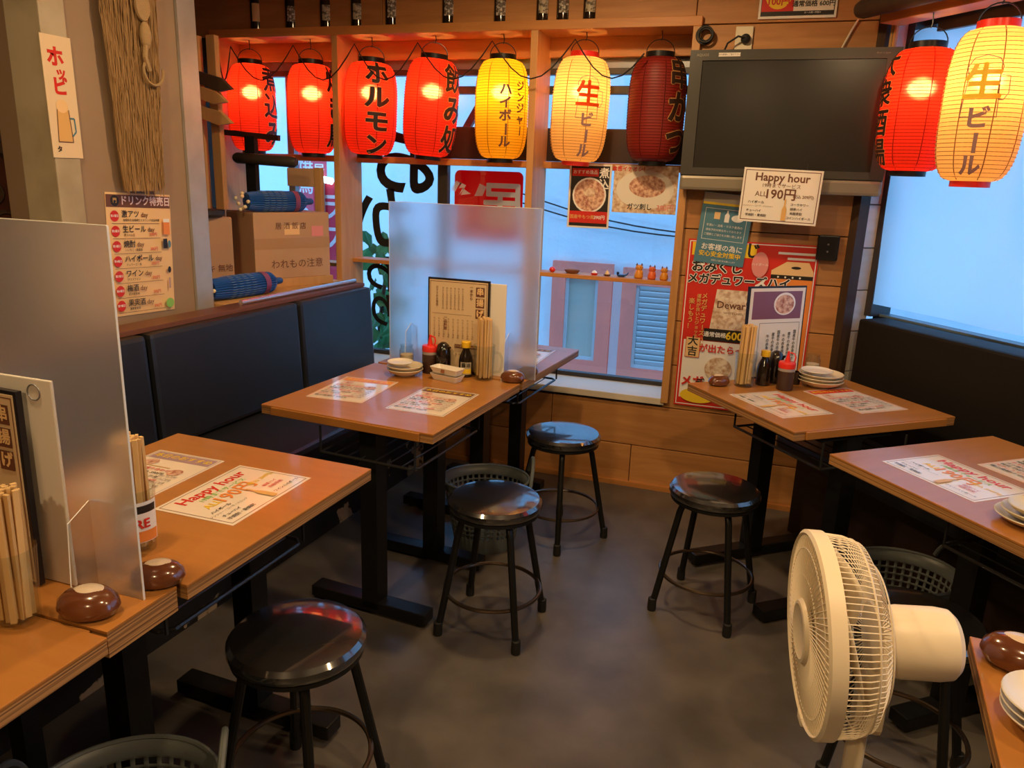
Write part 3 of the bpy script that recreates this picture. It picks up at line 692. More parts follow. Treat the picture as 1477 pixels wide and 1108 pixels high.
# ------------------------------------------------------------------ bottles on the frame
def bottle(x, y, z, label, cap, lab, tall=1.0):
    t = thing('beer_bottle', label, 'bottle', (x, y, z), group='bottles on the shelf frame')
    MB().lathe([(.028, 0), (.032, .004), (.032, .135), (.030, .15), (.018, .185), (.013, .21), (.0125, .245), (.0145, .247), (.0145, .262), (1e-6, .263)], 24, Matrix.Diagonal((1, 1, tall, 1))).build('bottle_body', M_bottle, t)
    ca = math.atan2(-y, -x)
    b = MB(); h0, h1 = .03, .10
    vs = []; 
    for j in range(9):
        a = ca-.7+1.4*j/8; vs += [(.0328*math.cos(a), .0328*math.sin(a), h0*tall), (.0328*math.cos(a), .0328*math.sin(a), h1*tall)]
    b._add(vs, [(2*j, 2*j+2, 2*j+3, 2*j+1) for j in range(8)], None, True); b.build('label_band', lab, t)
M_lab1 = mat('label_gold', (.60, .42, .18), .5); M_lab2 = mat('label_dark', (.12, .09, .06), .5, noise=(90, (.55, .5, .42), .45, .5)); M_lab3 = mat('label_pale', (.45, .38, .26), .5, noise=(80, (.1, .08, .05), .4, .5))
for x, lab, tl, lb in ((-2.618, M_lab1, 1.2, 'tall dark bottle with plain gold label above the 煮込み lantern'), (-2.412, M_lab2, 1, 'slim dark bottle with speckled label above the plain sided red lantern'), (-2.213, M_lab3, 1, 'dark bottle with pale crest label beside the slim bottle'),
        (-2.042, M_lab3, 1, 'dark bottle with pale crest label above the ホルモン lantern'), (-1.857, M_lab2, 1.1, 'wide dark bottle with white lettered label above the ホルモン lantern'), (-1.563, M_lab2, 1.1, 'wide dark bottle standing alone above the 飲み処 lantern'),
        (-1.307, M_lab2, .9, 'small dark bottle above the yellow lantern'), (-1.106, M_lab3, 1, 'dark bottle with round pale label, first of three over the post'), (-1.012, M_lab2, 1, 'dark bottle with lettered label between two round labelled bottles'), (-.891, M_lab3, 1, 'dark bottle with round pale label over the pale orange lantern')):
    bottle(x, 3.575, 2.128, lb, None, lab, tl)

# ------------------------------------------------------------------ television, socket and wall things
tv = thing('television', 'black flat television with silver speaker bar mounted on the plank wall', 'television', M=wallM(-.03, 1.705, 3.445))
MB().box((0, 0, -.035), (.79, .55, .06), bev=.008).build('casing', M_tv, tv)
b = MB()
W2, H2 = .395, .275; sx0, sx1, sy0, sy1 = -.345, .345, -.185, .235
for x0, y0, x1, y1 in ((-W2, -.215, W2, sy0), (-W2, sy1, W2, H2), (-W2, sy0, sx0, sy1), (sx1, sy0, W2, sy1)): b.box(((x0+x1)/2, (y0+y1)/2, 0), (x1-x0, y1-y0, .014))
b.build('bezel', M_tv, tv)
MB().box((0, .025, -.004), (.695, .425, .006)).build('screen', M_scr, tv)
MB().box((0, -.247, -.006), (.79, .06, .03), bev=.012).build('speaker_bar', M_tvs, tv)
MB().box((0, 0, -.09), (.25, .25, .05)).build('wall_bracket', M_black, tv)
for a_ in (('AQUOS', -.345, .255, .014), ('SHARP', 0, -.203, .016), ('Made in Japan', .33, .255, .009)):
    b = MB(); add_text(b, *a_, .0085, weight=.01); b.build('lettering', M_tvs, tv)
MB().box((-.24, .256, .0075), (.085, .014, .001)).build('sticker', M_paper, tv)
b = MB(); add_text(b, '店内禁煙にご協力下さい', -.24, .256, .0078, .0084, weight=.01); b.build('sticker_lettering', M_ink, tv)
sk = thing('wall_socket', 'ivory double wall socket with black plug above the television', 'socket', M=wallM(-.228, 2.035))
MB().box((0, 0, .004), (.07, .10, .008), bev=.003).build('plate', M_skt, sk); MB().lathe([(.018, .008), (.02, .02), (.016, .034), (.006, .04)], 16, Matrix.Translation((.008, .0, 0))).build('plug', M_rub, sk)
MB().tube([(.008, 0, .036), (-.02, .005, .05), (-.06, -.02, .045), (-.08, -.07, .03)], .004, 8).build('flex', M_rub, sk)
cl = thing('cable_coil', 'small bundle of black cable hung at the end of the shelf frame', 'cable', M=wallM(-.385, 2.055))
cc = MB()
for k in range(5): cc.ring((random.uniform(-.006, .006), random.uniform(-.006, .006), .012+.006*k), .026+.004*(k % 3), .004, 20, 6)
cc.build('coil', M_rub, cl)
sp = thing('wall_switch_box', 'small black box fixed to the planks beside the red poster', 'switch', M=wallM(.203, 1.212))
MB().box((0, 0, .02), (.085, .105, .04), bev=.006).build('case', M_black, sp); MB().cyl((0, .015, .041), .004, .003, 10).build('screw', M_tvs, sp); MB().cyl((0, -.015, .041), .004, .003, 10).build('screw', M_tvs, sp)
o = MB().tube([(.20, 3.549, 2.10), (.18, 3.549, 2.06), (.155, 3.549, 2.0), (.15, 3.549, 1.96)], .004, 6).build('white_cable', M_skt); tag(o, 'thin pale cable running down the planks behind the television', 'cable')
# posters
sheet('happy_hour_sign', 'cream Happy hour 190円 sheet hung below the television', 'poster', wallM(-.012, 1.415, 3.40, R_(-1.5)), .305, .215, M_paper, [
    ('o', -.145, -.1, .145, .1, .003, M_brown), T('Happy hour', 0, .072, .044, M_brown, weight=.025), T('19時までサービス', 0, .04, .019, M_brown, weight=.01),
    T('ALL', -.075, .005, .028, M_brown), T('190円', 0, .006, .05, M_brown, weight=.03), T('税込 209円)', .09, .002, .016, M_brown, weight=.01),
    T('ハイボール', -.09, -.028, .013, M_ink, weight=.015), T('ジンジャー・コーラ・ジンジャー', -.08, -.043, .008, M_ink), T('チューハイ', -.095, -.062, .012, M_ink, weight=.015), T('芋焼酎・麦焼酎', -.085, -.08, .012, M_ink, weight=.015),
    T('コーラサワー', .08, -.03, .012, M_ink, weight=.01), T('緑茶ハイ', .07, -.048, .012, M_ink, weight=.015), T('烏龍茶割', .07, -.065, .012, M_ink, weight=.015), T('コインハイボール', .082, -.083, .012, M_ink, weight=.01),
    ('q', [(.015, -.095), (.033, -.095), (.033, -.05), (.027, -.035), (.027, -.01), (.021, -.01), (.021, -.035), (.015, -.05)], M_gold)])
bl = thing('hanging_strip', 'two thin cords holding the happy hour sheet below the television', 'cord'); 
bcord = MB(); bcord.tube([(-.1, 3.401, 1.52), (-.1, 3.408, 1.545)], .0012, 5); bcord.tube([(.08, 3.401, 1.52), (.08, 3.408, 1.545)], .0012, 5); bcord.build('cord', M_rub, bl)
sheet('hygiene_notice', 'blue laminated hygiene notice overlapping the red poster', 'poster', wallM(-.228, 1.265, 3.545, R_(-4)), .215, .305, M_blue, [
    ('o', -.09, -.05, .09, .085, .0015, M_white), ('r', -.05, .04, -.025, .07, M_cpaper), ('q', [(-.005, .03), (.015, .03), (.015, .06), (.008, .07), (.008, .08), (.002, .08), (.002, .07), (-.005, .06)], M_white), ('e', .05, .05, .026, .015, M_white),
    T('手洗い・消毒・マスク着用の', 0, .012, .012, M_white), T('感染予防対策を行っております', 0, -.008, .011, M_white), T('ご理解とご協力をお願い致します', 0, -.028, .011, M_white),
    T('お客様の為に', .005, -.083, .030, M_white, weight=.02), T('安心安全対策中', 0, -.113, .026, M_yellow, weight=.03), T('皆様のご協力をお願いします', .02, -.138, .008, M_white), ('r', -.105, .1, .105, .11, M_yellow), ('r', -.105, .11, .105, .15, mat('clear_sleeve', (.45, .40, .32), .08, coat=1))], th=.0015)
sheet('drink_poster', 'large red poster with black outlined katakana heading on the plank wall', 'poster', wallM(-.10, .832, 3.552), .55, .77, M_red, [
    ('o', -.268, -.378, .268, .378, .004, M_white), ('r', -.262, -.372, .262, -.345, M_red), ('r', -.255, -.345, .0, -.07, M_white), ('r', -.255, .315, .02, .372, M_yellow), T('くじ', -.03, .343, .07, M_ink, weight=.03),
    ('r', .11, .34, .262, .35, M_white), ('r', .15, .318, .262, .328, M_white), ('q', [(.1, -.2), (.262, -.2), (.262, .26), (.1, .26)], M_orange), ('q', [(.09, .27), (.15, .31), (.24, .31), (.262, .27), (.262, .25), (.09, .25)], M_cpaper), ('e', .19, .285, .02, .006, M_ink),
    ('r', .09, .235, .262, .252, M_ink), ('d', .12, .243, .004, M_white), ('d', .15, .243, .004, M_white), ('d', .18, .243, .004, M_white), ('d', .21, .243, .004, M_white),
    T('おみくじ', -.14, .265, .056, M_white, weight=.09), T('おみくじ', -.14, .265, .056, M_ink, weight=.035), T('メガデュワーズハイ', -.045, .21, .049, M_white, weight=.09), T('メガデュワーズハイ', -.045, .21, .049, M_ink, weight=.035),
    ('q', [(-.15, -.05), (.04, -.05), (.06, .17), (-.13, .17)], M_food2), T("Dewar's", -.05, .10, .045, M_brown, weight=.02), T('WHITE LABEL', -.05, .065, .014, M_brown),
    T('運勢が良いとジョッキ', -.205, .04, .02, M_gold, vertical=True, weight=.02), T('メガデュワーズハイ', -.18, .02, .028, M_gold, vertical=True, weight=.02), T('楽しもう！', -.235, .05, .028, M_gold, vertical=True, weight=.02),
    ('r', -.17, -.065, .05, -.01, M_ink), T('通常価格', -.12, -.038, .025, M_white, weight=.03), T('600円', -.01, -.038, .05, M_yellow, weight=.04),
    ('r', -.245, -.15, -.18, -.055, M_cpaper), ('o', -.245, -.15, -.18, -.055, .002, M_red), T('大吉', -.213, -.10, .048, M_ink, vertical=True, weight=.03), T('が出たら〜', -.085, -.105, .04, M_red, weight=.04),
    ('e', -.09, -.195, .06, .055, M_food2), T('メガ', -.20, -.265, .052, M_red, weight=.04), T('デュワーズ', -.085, -.268, .04, M_ink, weight=.04), ('e', -.17, -.33, .08, .035, M_yellow),
    ('e', .04, .29, .035, .055, M_pink), T('ハイボール', .04, .29, .014, M_white), ('q', [(.13, -.07), (.19, -.04), (.15, .12), (.09, .12)], M_white), T('みくじ', .14, .04, .04, M_ink, vertical=True, weight=.03)], th=.001)
sheet('food_poster', 'dark red menu poster with a bowl of stew photo under the lanterns', 'poster', wallM(-.875, 1.378, 3.695), .205, .297, M_paper, [
    ('r', -.093, -.140, .093, .140, M_ink), ('r', -.088, .092, .04, .128, M_red), T('おすすめ逸品', -.024, .11, .02, M_white, weight=.02), T('煮込', .068, .08, .05, M_white, vertical=True, weight=.03), ('d', 0, .005, .082, M_white), ('d', 0, .005, .074, M_food),
    ('r', -.093, -.125, .093, -.07, M_red), T('国産牛もつ煮', -.03, -.098, .02, M_gold, weight=.02), T('390円', .055, -.098, .022, M_white, weight=.03), ('e', .0, .02, .03, .02, M_food2)])
sheet('food_poster', 'pale poster with a plate photo reading ガツ刺し beside the television', 'poster', wallM(-.612, 1.418, 3.695), .30, .215, M_food2, [
    ('e', .0, .0, .135, .088, M_paper), ('e', .01, .015, .085, .05, M_food), T('食感イチオシ！', -.075, .09, .024, M_red, weight=.04), T('ガツ刺し', -.02, -.08, .03, M_ink, weight=.03), T('380円', .10, -.08, .032, M_pink, weight=.03)])
sheet('price_poster', 'white and red price poster above the television reading 100円 and 600円', 'poster', wallM(-.033, 2.245, 3.552), .297, .27, M_paper, [
    ('o', -.14, -.125, .14, .125, .003, M_ink), ('r', -.138, -.12, -.015, .12, M_red), ('d', -.075, -.05, .05, M_yellow), T('100円', -.075, -.072, .036, M_red, weight=.04), T('メガハイボール', .06, -.055, .016, M_ink, weight=.02), T('通常価格 600円', .06, -.083, .024, M_ink, weight=.03), ('r', -.138, -.122, .138, -.108, M_ink), T('お一人様一杯限り', .06, -.115, .008, M_white)])
# left pillar things
els = [('r', -.148, .165, .148, .208, M_brown), ('d', -.11, .187, .019, M_ink), T('門', -.11, .187, .018, M_gold, weight=.02), T('ドリンク特売日', .03, .187, .034, M_pink, weight=.06), T('ドリンク特売日', .03, .187, .034, M_white, weight=.02)]
rows = ['激アツ', '生ビール', '焼酎', 'ハイボール', 'ワイン', '梅酒', '果実酒']; subs = ['全飲料を全部飲むとドリンク全品半額', '黒ラベル生', 'いいちこ・黒霧島', 'デュワーズ・角', 'グラスワイン', '紀州南高梅', '濃厚果実酒']
for i, (a_, c_) in enumerate(zip(rows, subs)):
    y = .135-.052*i
    els += [('d', -.115, y, .019, M_red), T('第%d曜日' % (i+1), -.115, y, .010, M_white, weight=.02), T(a_, -.085, y+.006, .027, M_ink, align='LEFT', weight=.02), T('day', -.085+.0275*len(a_)+.022, y+.005, .024, M_brown, weight=.01), T(c_, -.08, y-.014, .010, M_ink, align='LEFT', weight=.01), ('r', -.13, y-.026, .09, y-.0245, M_brown)]
    if i: els.append(T('390円', .055, y-.013, .015, M_red, weight=.01))
els += [('r', .10, .07, .13, .125, M_orange), ('r', .10, .115, .13, .127, M_white), ('r', .095, .02, .115, .055, M_ink), ('e', .125, .035, .008, .014, M_blue), ('e', .12, -.06, .008, .012, M_ink), ('r', .115, -.13, .122, -.09, M_mauve), ('e', .115, -.185, .02, .018, M_green)]
sheet('drink_menu_poster', 'orange cream drink specials poster ドリンク特売日 on the brown pillar', 'poster', leftM(2.235, 1.135, -2.178, R_(-2.5)), .30, .43, M_cpaper, els)
sheet('hand_painted_sign', 'narrow cream card with red brushed letters and a mug drawing', 'sign', leftM(1.952, 1.642, -2.164, R_(.5)), .11, .36, mat('card_cream', (.74, .58, .36), .5), [
    T('ホ', -.008, .115, .062, M_red, weight=.04), T('ッ', .006, .07, .042, M_red, weight=.04), T('ピ', -.002, .03, .058, M_red, weight=.04), ('q', [(-.028, -.13), (.022, -.13), (.016, -.035), (-.022, -.035)], M_gold), ('e', -.004, -.025, .022, .02, M_cpaper), ('l', [(.018, -.06), (.036, -.06), (.038, -.1), (.022, -.115)], .005, M_blue),
    ('l', [(-.024, -.035), (-.03, -.132), (.024, -.132), (.018, -.035)], .0025, M_brown), T('タ', -.03, -.155, .02, M_ink, weight=.03)], th=.002)
sw = thing('straw_bundle', 'large hanging bundle of dry brown straw tied with a rope', 'decoration', (-2.145, 2.235, 1.36))
core = []
for i in range(25):
    u = i/24; core.append((.085+.04*u+.006*math.sin(u*9), u*.95))
MB().lathe(core, 28, Matrix.Diagonal((.28, 1, 1, 1))).build('straw_core', M_straw, sw)
s_b = MB()
for i in range(420):
    a = random.uniform(-1.5, 1.5); u0 = random.uniform(-.02, .5); ln = random.uniform(.15, .5); yy = math.sin(a)
    p = []
    for j in range(4):
        u = u0+ln*j/3; r = .088+.042*max(0, u); p.append(((r*.28+.004)*math.cos(a)+random.gauss(0, .003), r*yy+random.gauss(0, .004), u*.95))
    s_b.tube(p, .0016, 4)
o = s_b.build('straw_stalks', M_straw, sw); o['kind'] = 'stuff'
MB().lathe([(1e-6, -.006), (.03, -.006), (.032, .0), (.03, .006), (1e-6, .006)], 20, Matrix.Translation((.05, .01, .60)) @ Matrix.Rotation(PI/2, 4, 'Y') @ Matrix.Diagonal((1.5, 1, 1, 1))).build('wood_tag', M_rope, sw)
k_ = MB(); k_.ball((.05, .015, .51), .028, sc=(.6, .8, 1.6)); k_.tube([(.05, .015, .5), (.055, .0, .44), (.05, .02, .40)], .009, 8); k_.build('rope_knot', M_rope, sw)
MB().tube([(.05, .04+.045*math.cos(q), .40+.045*math.sin(q)) for q in [2.6+.36*j for j in range(12)]], .005, 6).build('rope_loop', M_rope, sw)
dk = thing('carved_disc', 'dark lacquered round carved disc in the gloom beyond the cream post', 'decoration', M=frame_mat((-2.82, 2.02, 1.22), (.35, .94, 0), (0, 0, 1)))
MB().lathe([(.30, -.02), (.34, -.02), (.35, 0), (.34, .03), (.31, .03), (.30, .01)], 48, cap=False).build('rim', M_bark, dk); MB().lathe([(1e-6, -.02), (.305, -.02), (.305, .006), (.2, .014), (1e-6, .02)], 40).build('face', M_copper, dk)
cv = MB()
for k in range(9):
    a = k*.7; cv.ring((.17*math.cos(a), .17*math.sin(a), .015), .04, .008, 16, 6)
cv.build('carving', M_bark, dk)
MB().box((0, -.62, 0), (.16, .55, .05)).build('stand', M_bark, dk)
MB().box((0, -1.06, 0), (.3, .32, .2)).build('stand_base', M_bark, dk)

# ------------------------------------------------------------------ frosted partitions
def partition(label, x0, x1, y, z0, h, sup):
    t = thing('frosted_partition', label, 'partition', ((x0+x1)/2, y, z0)); w_ = x1-x0
    MB().box((0, 0, h/2), (w_, .004, h)).build('panel', M_frost, t)
    e = MB()
    for s_ in (-1, 1): e.box((s_*(w_/2+.0007), 0, h/2), (.0014, .0042, h))
    for i, s_ in enumerate((-1, 1)): MB().box((s_*(w_/2+.0008), 0, h/2), (.0014, .0042, h)).build('edge', M_acrglint, t)
    MB().box((0, 0, h+.0008), (w_, .0042, .0014)).build('edge', M_acrglint, t)  # side and top strips carry the painted edge highlight
    for sx in sup:
        for s_ in (-1, 1):
            P = [(.003, 0), (.078, 0), (.078, .012), (.058, .03), (.050, .15), (.003, .175)]
            m_ = Matrix.Translation((sx, 0, 0)) @ frame_mat((0, 0, 0), (0, s_, 0), (0, 0, 1))
            MB().prism(P, -.0015, .0015, m_).build('support', M_acr, t)
            MB().tube([m_ @ Vector((p[0], p[1], 0)) for p in P[1:]], .0011, 4).build('support_edge_highlight', M_acrglint, t)  # thin strip painting the highlight round the support
partition('tall frosted acrylic panel standing on the plywood bridge board', -1.60, -.995, .955, .700, .655, (-1.095+1.2975, -.2))
partition('tall frosted acrylic panel between the sauce bottles and the window', -1.442, -.822, 2.746, .700, .645, (-.215, .20))

# ------------------------------------------------------------------ table mats
def happy_mat(label, M):
    return sheet('table_mat', label, 'table mat', M, .30, .215, M_lam, [('o', -.142, -.10, .142, .10, .002, M_brown), T('Happy hour', 0, .070, .046, M_red, weight=.025), T('19時までサービス', 0, .038, .02, M_green, weight=.015),
        T('ALL', -.078, .004, .03, M_yellow, weight=.02), T('190円', 0, .004, .052, M_orange, weight=.03), T('(税込 209円)', .092, .002, .017, M_yellow, weight=.02), T('ハイボール', -.09, -.028, .013, M_ink, weight=.015), T('ジンジャー・コーラ・トニック', -.08, -.043, .009, M_ink),
        T('チューハイ', -.095, -.062, .012, M_ink, weight=.015), T('芋焼酎・麦焼酎', -.085, -.081, .013, M_ink, weight=.02), T('緑茶ハイ', .08, -.035, .013, M_red, weight=.01), T('烏龍茶割', .08, -.052, .013, M_red, weight=.01), T('ワインハイボール', .085, -.08, .012, M_ink, weight=.01),
        ('q', [(.012, -.095), (.03, -.095), (.03, -.05), (.024, -.035), (.024, -.01), (.018, -.01), (.018, -.035), (.012, -.05)], M_gold)], th=.0008)
def menu_mat(label, M, hd=M_mauve, lead='本日のおすすめ'):
    els = [('o', -.101, -.143, .101, .143, .002, hd), ('r', -.095, .095, .095, .138, hd), T(lead, 0, .117, .026, M_yellow, weight=.03), ('d', -.06, .07, .02, M_food), ('d', .05, .03, .02, M_food), ('r', -.09, .047, .02, .05, M_gold)]
    rows_ = ['串揚げ盛り合わせ', 'もつ煮込み 390円', '特製ポテトサラダ', '牛すじ煮込み 450円', 'ガツ刺し 380円', '枝豆 290円', '冷やしトマト 350円', '鶏の唐揚げ 490円']
    for i, r_ in enumerate(rows_): els.append(T(r_, -.09, .03-.021*i, .0155, M_ink if i % 3 else M_red, align='LEFT', weight=.015)); 
    for i in range(6): els.append(T('三八〇円', .03, .0-.021*i, .0125, M_ink, align='LEFT', weight=.01))
    return sheet('table_mat', label, 'table mat', M, .212, .297, M_lam, els, th=.0008)
Zt = .7002
def flat(x, y, xd, z=Zt): xd = Vector((xd[0], xd[1], 0)).normalized(); return frame_mat((x, y, z), xd, (-xd.y, xd.x, 0))
happy_mat('glossy happy hour mat glowing red from the lanterns on the bench table', flat(-1.152, 1.41, (0, 1)))
menu_mat('menu mat with a purple heading, half hidden behind the frosted panel', flat(-1.42, 1.42, (1, 0)))
menu_mat('menu mat reflecting the window in two pale stripes beside the plates', flat(-1.372, 2.335, (1, .05)), M_orange)
menu_mat('brown bordered menu mat at the aisle corner of the plate table', flat(-1.052, 2.32, (1, -.03)), M_brown)
menu_mat('menu mat behind the frosted panel by the window sill', flat(-1.0, 3.15, (1, 0)), M_brown)
happy_mat('orange lettered happy hour mat in front of the red capped sauce bottle', flat(.075, 2.825, (.629, -.777)))
menu_mat('red printed menu mat in front of the plates below the poster', flat(.335, 3.005, (.777, .629)), M_red)
happy_mat('pale happy hour mat beside the fan under the window', flat(.535, 2.27, (.629, -.777)))
menu_mat('pale menu mat nearest the right bench', flat(.80, 2.42, (.629, -.777)), M_pink)

# ------------------------------------------------------------------ things on tables
CHOP = None
def chopsticks(x, y, z, n, r, where, h=.225):
    global CHOP
    for i in range(n):
        if CHOP is None: CHOP = MB().box((0, 0, 0), (.0095, .006, h), bev=.001).build('chopstick', M_chop); o = CHOP
        else: o = CHOP.copy(); COL.objects.link(o)
        a = i*2.399; rr = r*math.sqrt((i+.5)/n)*.84; o.location = (x+rr*math.cos(a), y+rr*math.sin(a), z+.008+h/2+random.uniform(0, .008))
        o.rotation_euler = (random.uniform(-.012, .012)-.02*math.sin(a), random.uniform(-.012, .012)+.02*math.cos(a), random.uniform(0, 3))
        tag(o, 'pale wooden chopstick standing in the %s' % where, 'chopstick', 'chopsticks in the '+where)
def mug(name, label, x, y, z, ha, h=.135, r=.038, wide=1.12):
    t = thing(name, label, 'mug', (x, y, z), ha)
    MB().lathe([(1e-6, 0), (r*.9, 0), (r*.95, .004), (r, .05), (r*wide, h), (r*wide-.003, h), (r-.0035, .05), (r*.9, .012), (1e-6, .010)], 28).build('glass_body', M_glassw, t)
    MB().tube([(r*.98, 0, h*.22), (r+.022, 0, h*.25), (r+.032, 0, h*.42), (r+.032, 0, h*.62), (r+.020, 0, h*.78), (r*1.06, 0, h*.8)], .0055, 8).build('handle', M_glassw, t)
    return t
mug('glass_mug', 'glass mug holding chopsticks before the slanted menu', -1.138, .825, .7, R_(200)); chopsticks(-1.138, .825, .7, 22, .034, 'mug before the slanted menu')
m2 = mug('labelled_mug', 'glass mug with red and white label behind the frosted panel', -1.150, 1.10, .7, R_(170)); chopsticks(-1.150, 1.10, .7, 18, .034, 'labelled mug behind the frosted panel')
lb_ = MB(); vs = []
for j in range(9):
    a = -1.15+1.5*j/8; vs += [(.0425*math.cos(a), .0425*math.sin(a), .03), (.0440*math.cos(a), .0440*math.sin(a), .115)]
lb_._add(vs, [(2*j, 2*j+2, 2*j+3, 2*j+1) for j in range(8)], None, True); l_ = lb_.build('label', M_white, m2); l_.rotation_euler = (0, 0, R_(-170)); 
for (z0, z1, mm) in ((.032, .055, M_orange), (.092, .108, M_ink)):
    lb_ = MB(); vs = []
    for j in range(9):
        a = -1.05+1.3*j/8; vs += [(.0438*math.cos(a), .0438*math.sin(a), z0), (.0446*math.cos(a), .0446*math.sin(a), z1)]
    lb_._add(vs, [(2*j, 2*j+2, 2*j+3, 2*j+1) for j in range(8)], None, True); lb_.build('label_band', mm, l_)
lb_ = MB(); add_text(lb_, 'RE', 0, 0, .026, weight=.03)
for v in lb_.bm.verts: a = -.45+v.co.x/.044; v.co = (.0455*math.cos(a), .0455*math.sin(a), .070+v.co.y)
lb_.build('lettering', M_red, l_)
mug('glass_mug', 'glass mug of chopsticks beside the yellow capped bottle before the frosted panel', -1.005, 2.675, .7, R_(10)); chopsticks(-1.005, 2.675, .7, 20, .034, 'mug beside the cream dishes')
mug('glass_mug', 'glass mug of chopsticks on the table below the red poster', -.061, 3.035, .7, R_(-60)); chopsticks(-.061, 3.035, .7, 20, .034, 'mug below the red poster')

def stone(label, x, y, z, a, k=1.0, dx=.0):
    t = thing('pebble_weight', label, 'pebble weight', (x, y, z), a, 'brown pebble weights')
    pr = [(1e-6, 0), (.030, 0), (.044, .006), (.050, .018), (.047, .032), (.036, .044), (.018, .050), (1e-6, .0505)]
    MB().lathe([(r*k, zz*k) for r, zz in pr], 28, Matrix.Diagonal((1.12, .84, 1, 1))).build('pebble_body', M_stone, t)
    MB().lathe([(r*k*.94, zz*k+.0012) for r, zz in ((.029, .0465), (.018, .0508), (1e-6, .0516))], 24, Matrix.Translation((dx, .003, 0)) @ Matrix.Diagonal((1.0, .8, 1, 1)), cap=False).build('pale_spot', M_stonew, t)
stone('brown glazed pebble with pale spot at the joint of the bridge board', -1.045, .885, .7, R_(15), .95)
stone('brown glazed pebble behind the frosted panel on the bridge board', -1.012, 1.01, .7, R_(30), .85)
stone('small brown glazed pebble beside the chopstick mug before the middle panel', -.893, 2.69, .7, R_(10), .85)
stone('brown glazed pebble blurred behind the middle frosted panel', -.868, 2.80, .7, R_(60), .85)
stone('brown glazed pebble at the table corner below the red poster', -.152, 3.0, .7, R_(40), .8)
stone('brown glazed pebble with a broad pale spot beside the fan', .455, 1.325, .7, R_(-20), 1.02)

def plate(x, y, z, label, r=.075, sx=1, rz=0, m=M_cer, h=.022, group=None):
    o = MB().lathe([(1e-6, 0), (r*.5, 0), (r*.55, .004), (r*.85, h*.55), (r, h), (r*.985, h+.002), (r*.82, h*.65), (r*.55, .008), (1e-6, .006)], 40, Matrix.Diagonal((sx, 1, 1, 1))).build('plate', m)
    o.location = (x, y, z); o.rotation_euler = (0, 0, rz); tag(o, label, 'plate', group)
for i, (r, dz) in enumerate(((.070, 0), (.069, .013))):
    plate(-1.302, 2.60, .7+dz, ('lower', 'upper')[i]+' round cream plate of the stack beside the sauce bottles', r, h=.026, group='plates before the middle panel')
plate(-1.318, 2.592, .7395, 'small oval cream dish on top of the plate stack before the panel', .050, 1.0, R_(10), M_cerw, .014, 'plates before the middle panel')
for i in range(3): plate(.222, 3.17, .7+.0125*i, ('bottom', 'middle', 'third')[i]+' cream plate of the stack below the red poster', .088-.002*i, h=.028, group='plates below the red poster')
plate(.205, 3.165, .7645-.012, 'small cream dish topping the stack below the red poster', .06, 1, 0, M_cerw, .012, 'plates below the red poster')
for i in range(3): plate(.652, 1.995, .7+.012*i, ('bottom', 'middle', 'top')[i]+' grey cream plate of the stack on the table behind the fan', .085-.012*i, h=.022, group='plates on the fan side table')
for i in range(3): plate(.463, 1.165, .7+.012*i, ('lowest', 'second', 'uppermost')[i]+' plain cream plate stacked beside the broad spotted pebble', .072+.001*i, h=.024, m=M_cerw, group='plates beside the broad spotted pebble')
def boat(z, lb):
    t = thing('boat_dish', lb, 'dish', (-1.125, 2.60, z), R_(-14), 'cream rectangular dishes')
    a = []; L_, W_ = .066, .030
    def ring_(l, w_, zz): return [(-l, -w_*.7, zz), (-l*.9, -w_, zz), (l*.9, -w_, zz), (l, -w_*.7, zz), (l, w_*.7, zz), (l*.9, w_, zz), (-l*.9, w_, zz), (-l, w_*.7, zz)]
    rs = [ring_(L_*.82, W_*.7, 0), ring_(L_, W_, .024), ring_(L_*.96, W_*.93, .024), ring_(L_*.8, W_*.66, .006)]
    v = sum(rs, []); f = [tuple(range(7, -1, -1)), tuple(range(24, 32))]
    for k in range(3): f += [(k*8+j, k*8+(j+1) % 8, (k+1)*8+(j+1) % 8, (k+1)*8+j) for j in range(8)]
    MB()._add(v, f).build('dish_body', M_cerw, t)
    if z > .71: MB().box((0, -.0295, .0145), (.016, .0012, .012), rx=R_(-14)).build('stamp', mat('stamp_brown', (.30, .11, .05), .4), t)
boat(.7, 'lower cream rectangular dish in front of the sauce bottles'); boat(.7255, 'upper cream rectangular dish with a brown stamp before the sauce bottles')

def red_bottle(x, y, lb):
    t = thing('sauce_bottle', lb, 'bottle', (x, y, .7)); d = .031
    MB().lathe([(d*.94, 0), (d, .004), (d, .075)], 24).build('bottle_body', M_sauce, t); MB().lathe([(d, .0751), (d, .083), (d*.9, .088)], 24, cap=False).build('bottle_shoulder', M_sauceclr, t)
    c = MB(); c.lathe([(d*1.0, .086), (d*1.02, .09), (d*1.02, .105), (d*.95, .109), (.011, .111), (.009, .120), (.0055, .135), (.004, .150), (1e-6, .151)], 24); c.build('cap', M_redp, t)
    MB().tube([(.006, -.002, .146), (.022, -.006, .143), (.027, -.01, .130), (.024, -.014, .112)], .003, 6).build('cap_strap', M_redp, t)
red_bottle(-1.234, 2.682, 'brown sauce bottle with red nozzle cap before the middle menu'); red_bottle(.09, 3.05, 'brown sauce bottle with red nozzle cap on the table below the red poster')
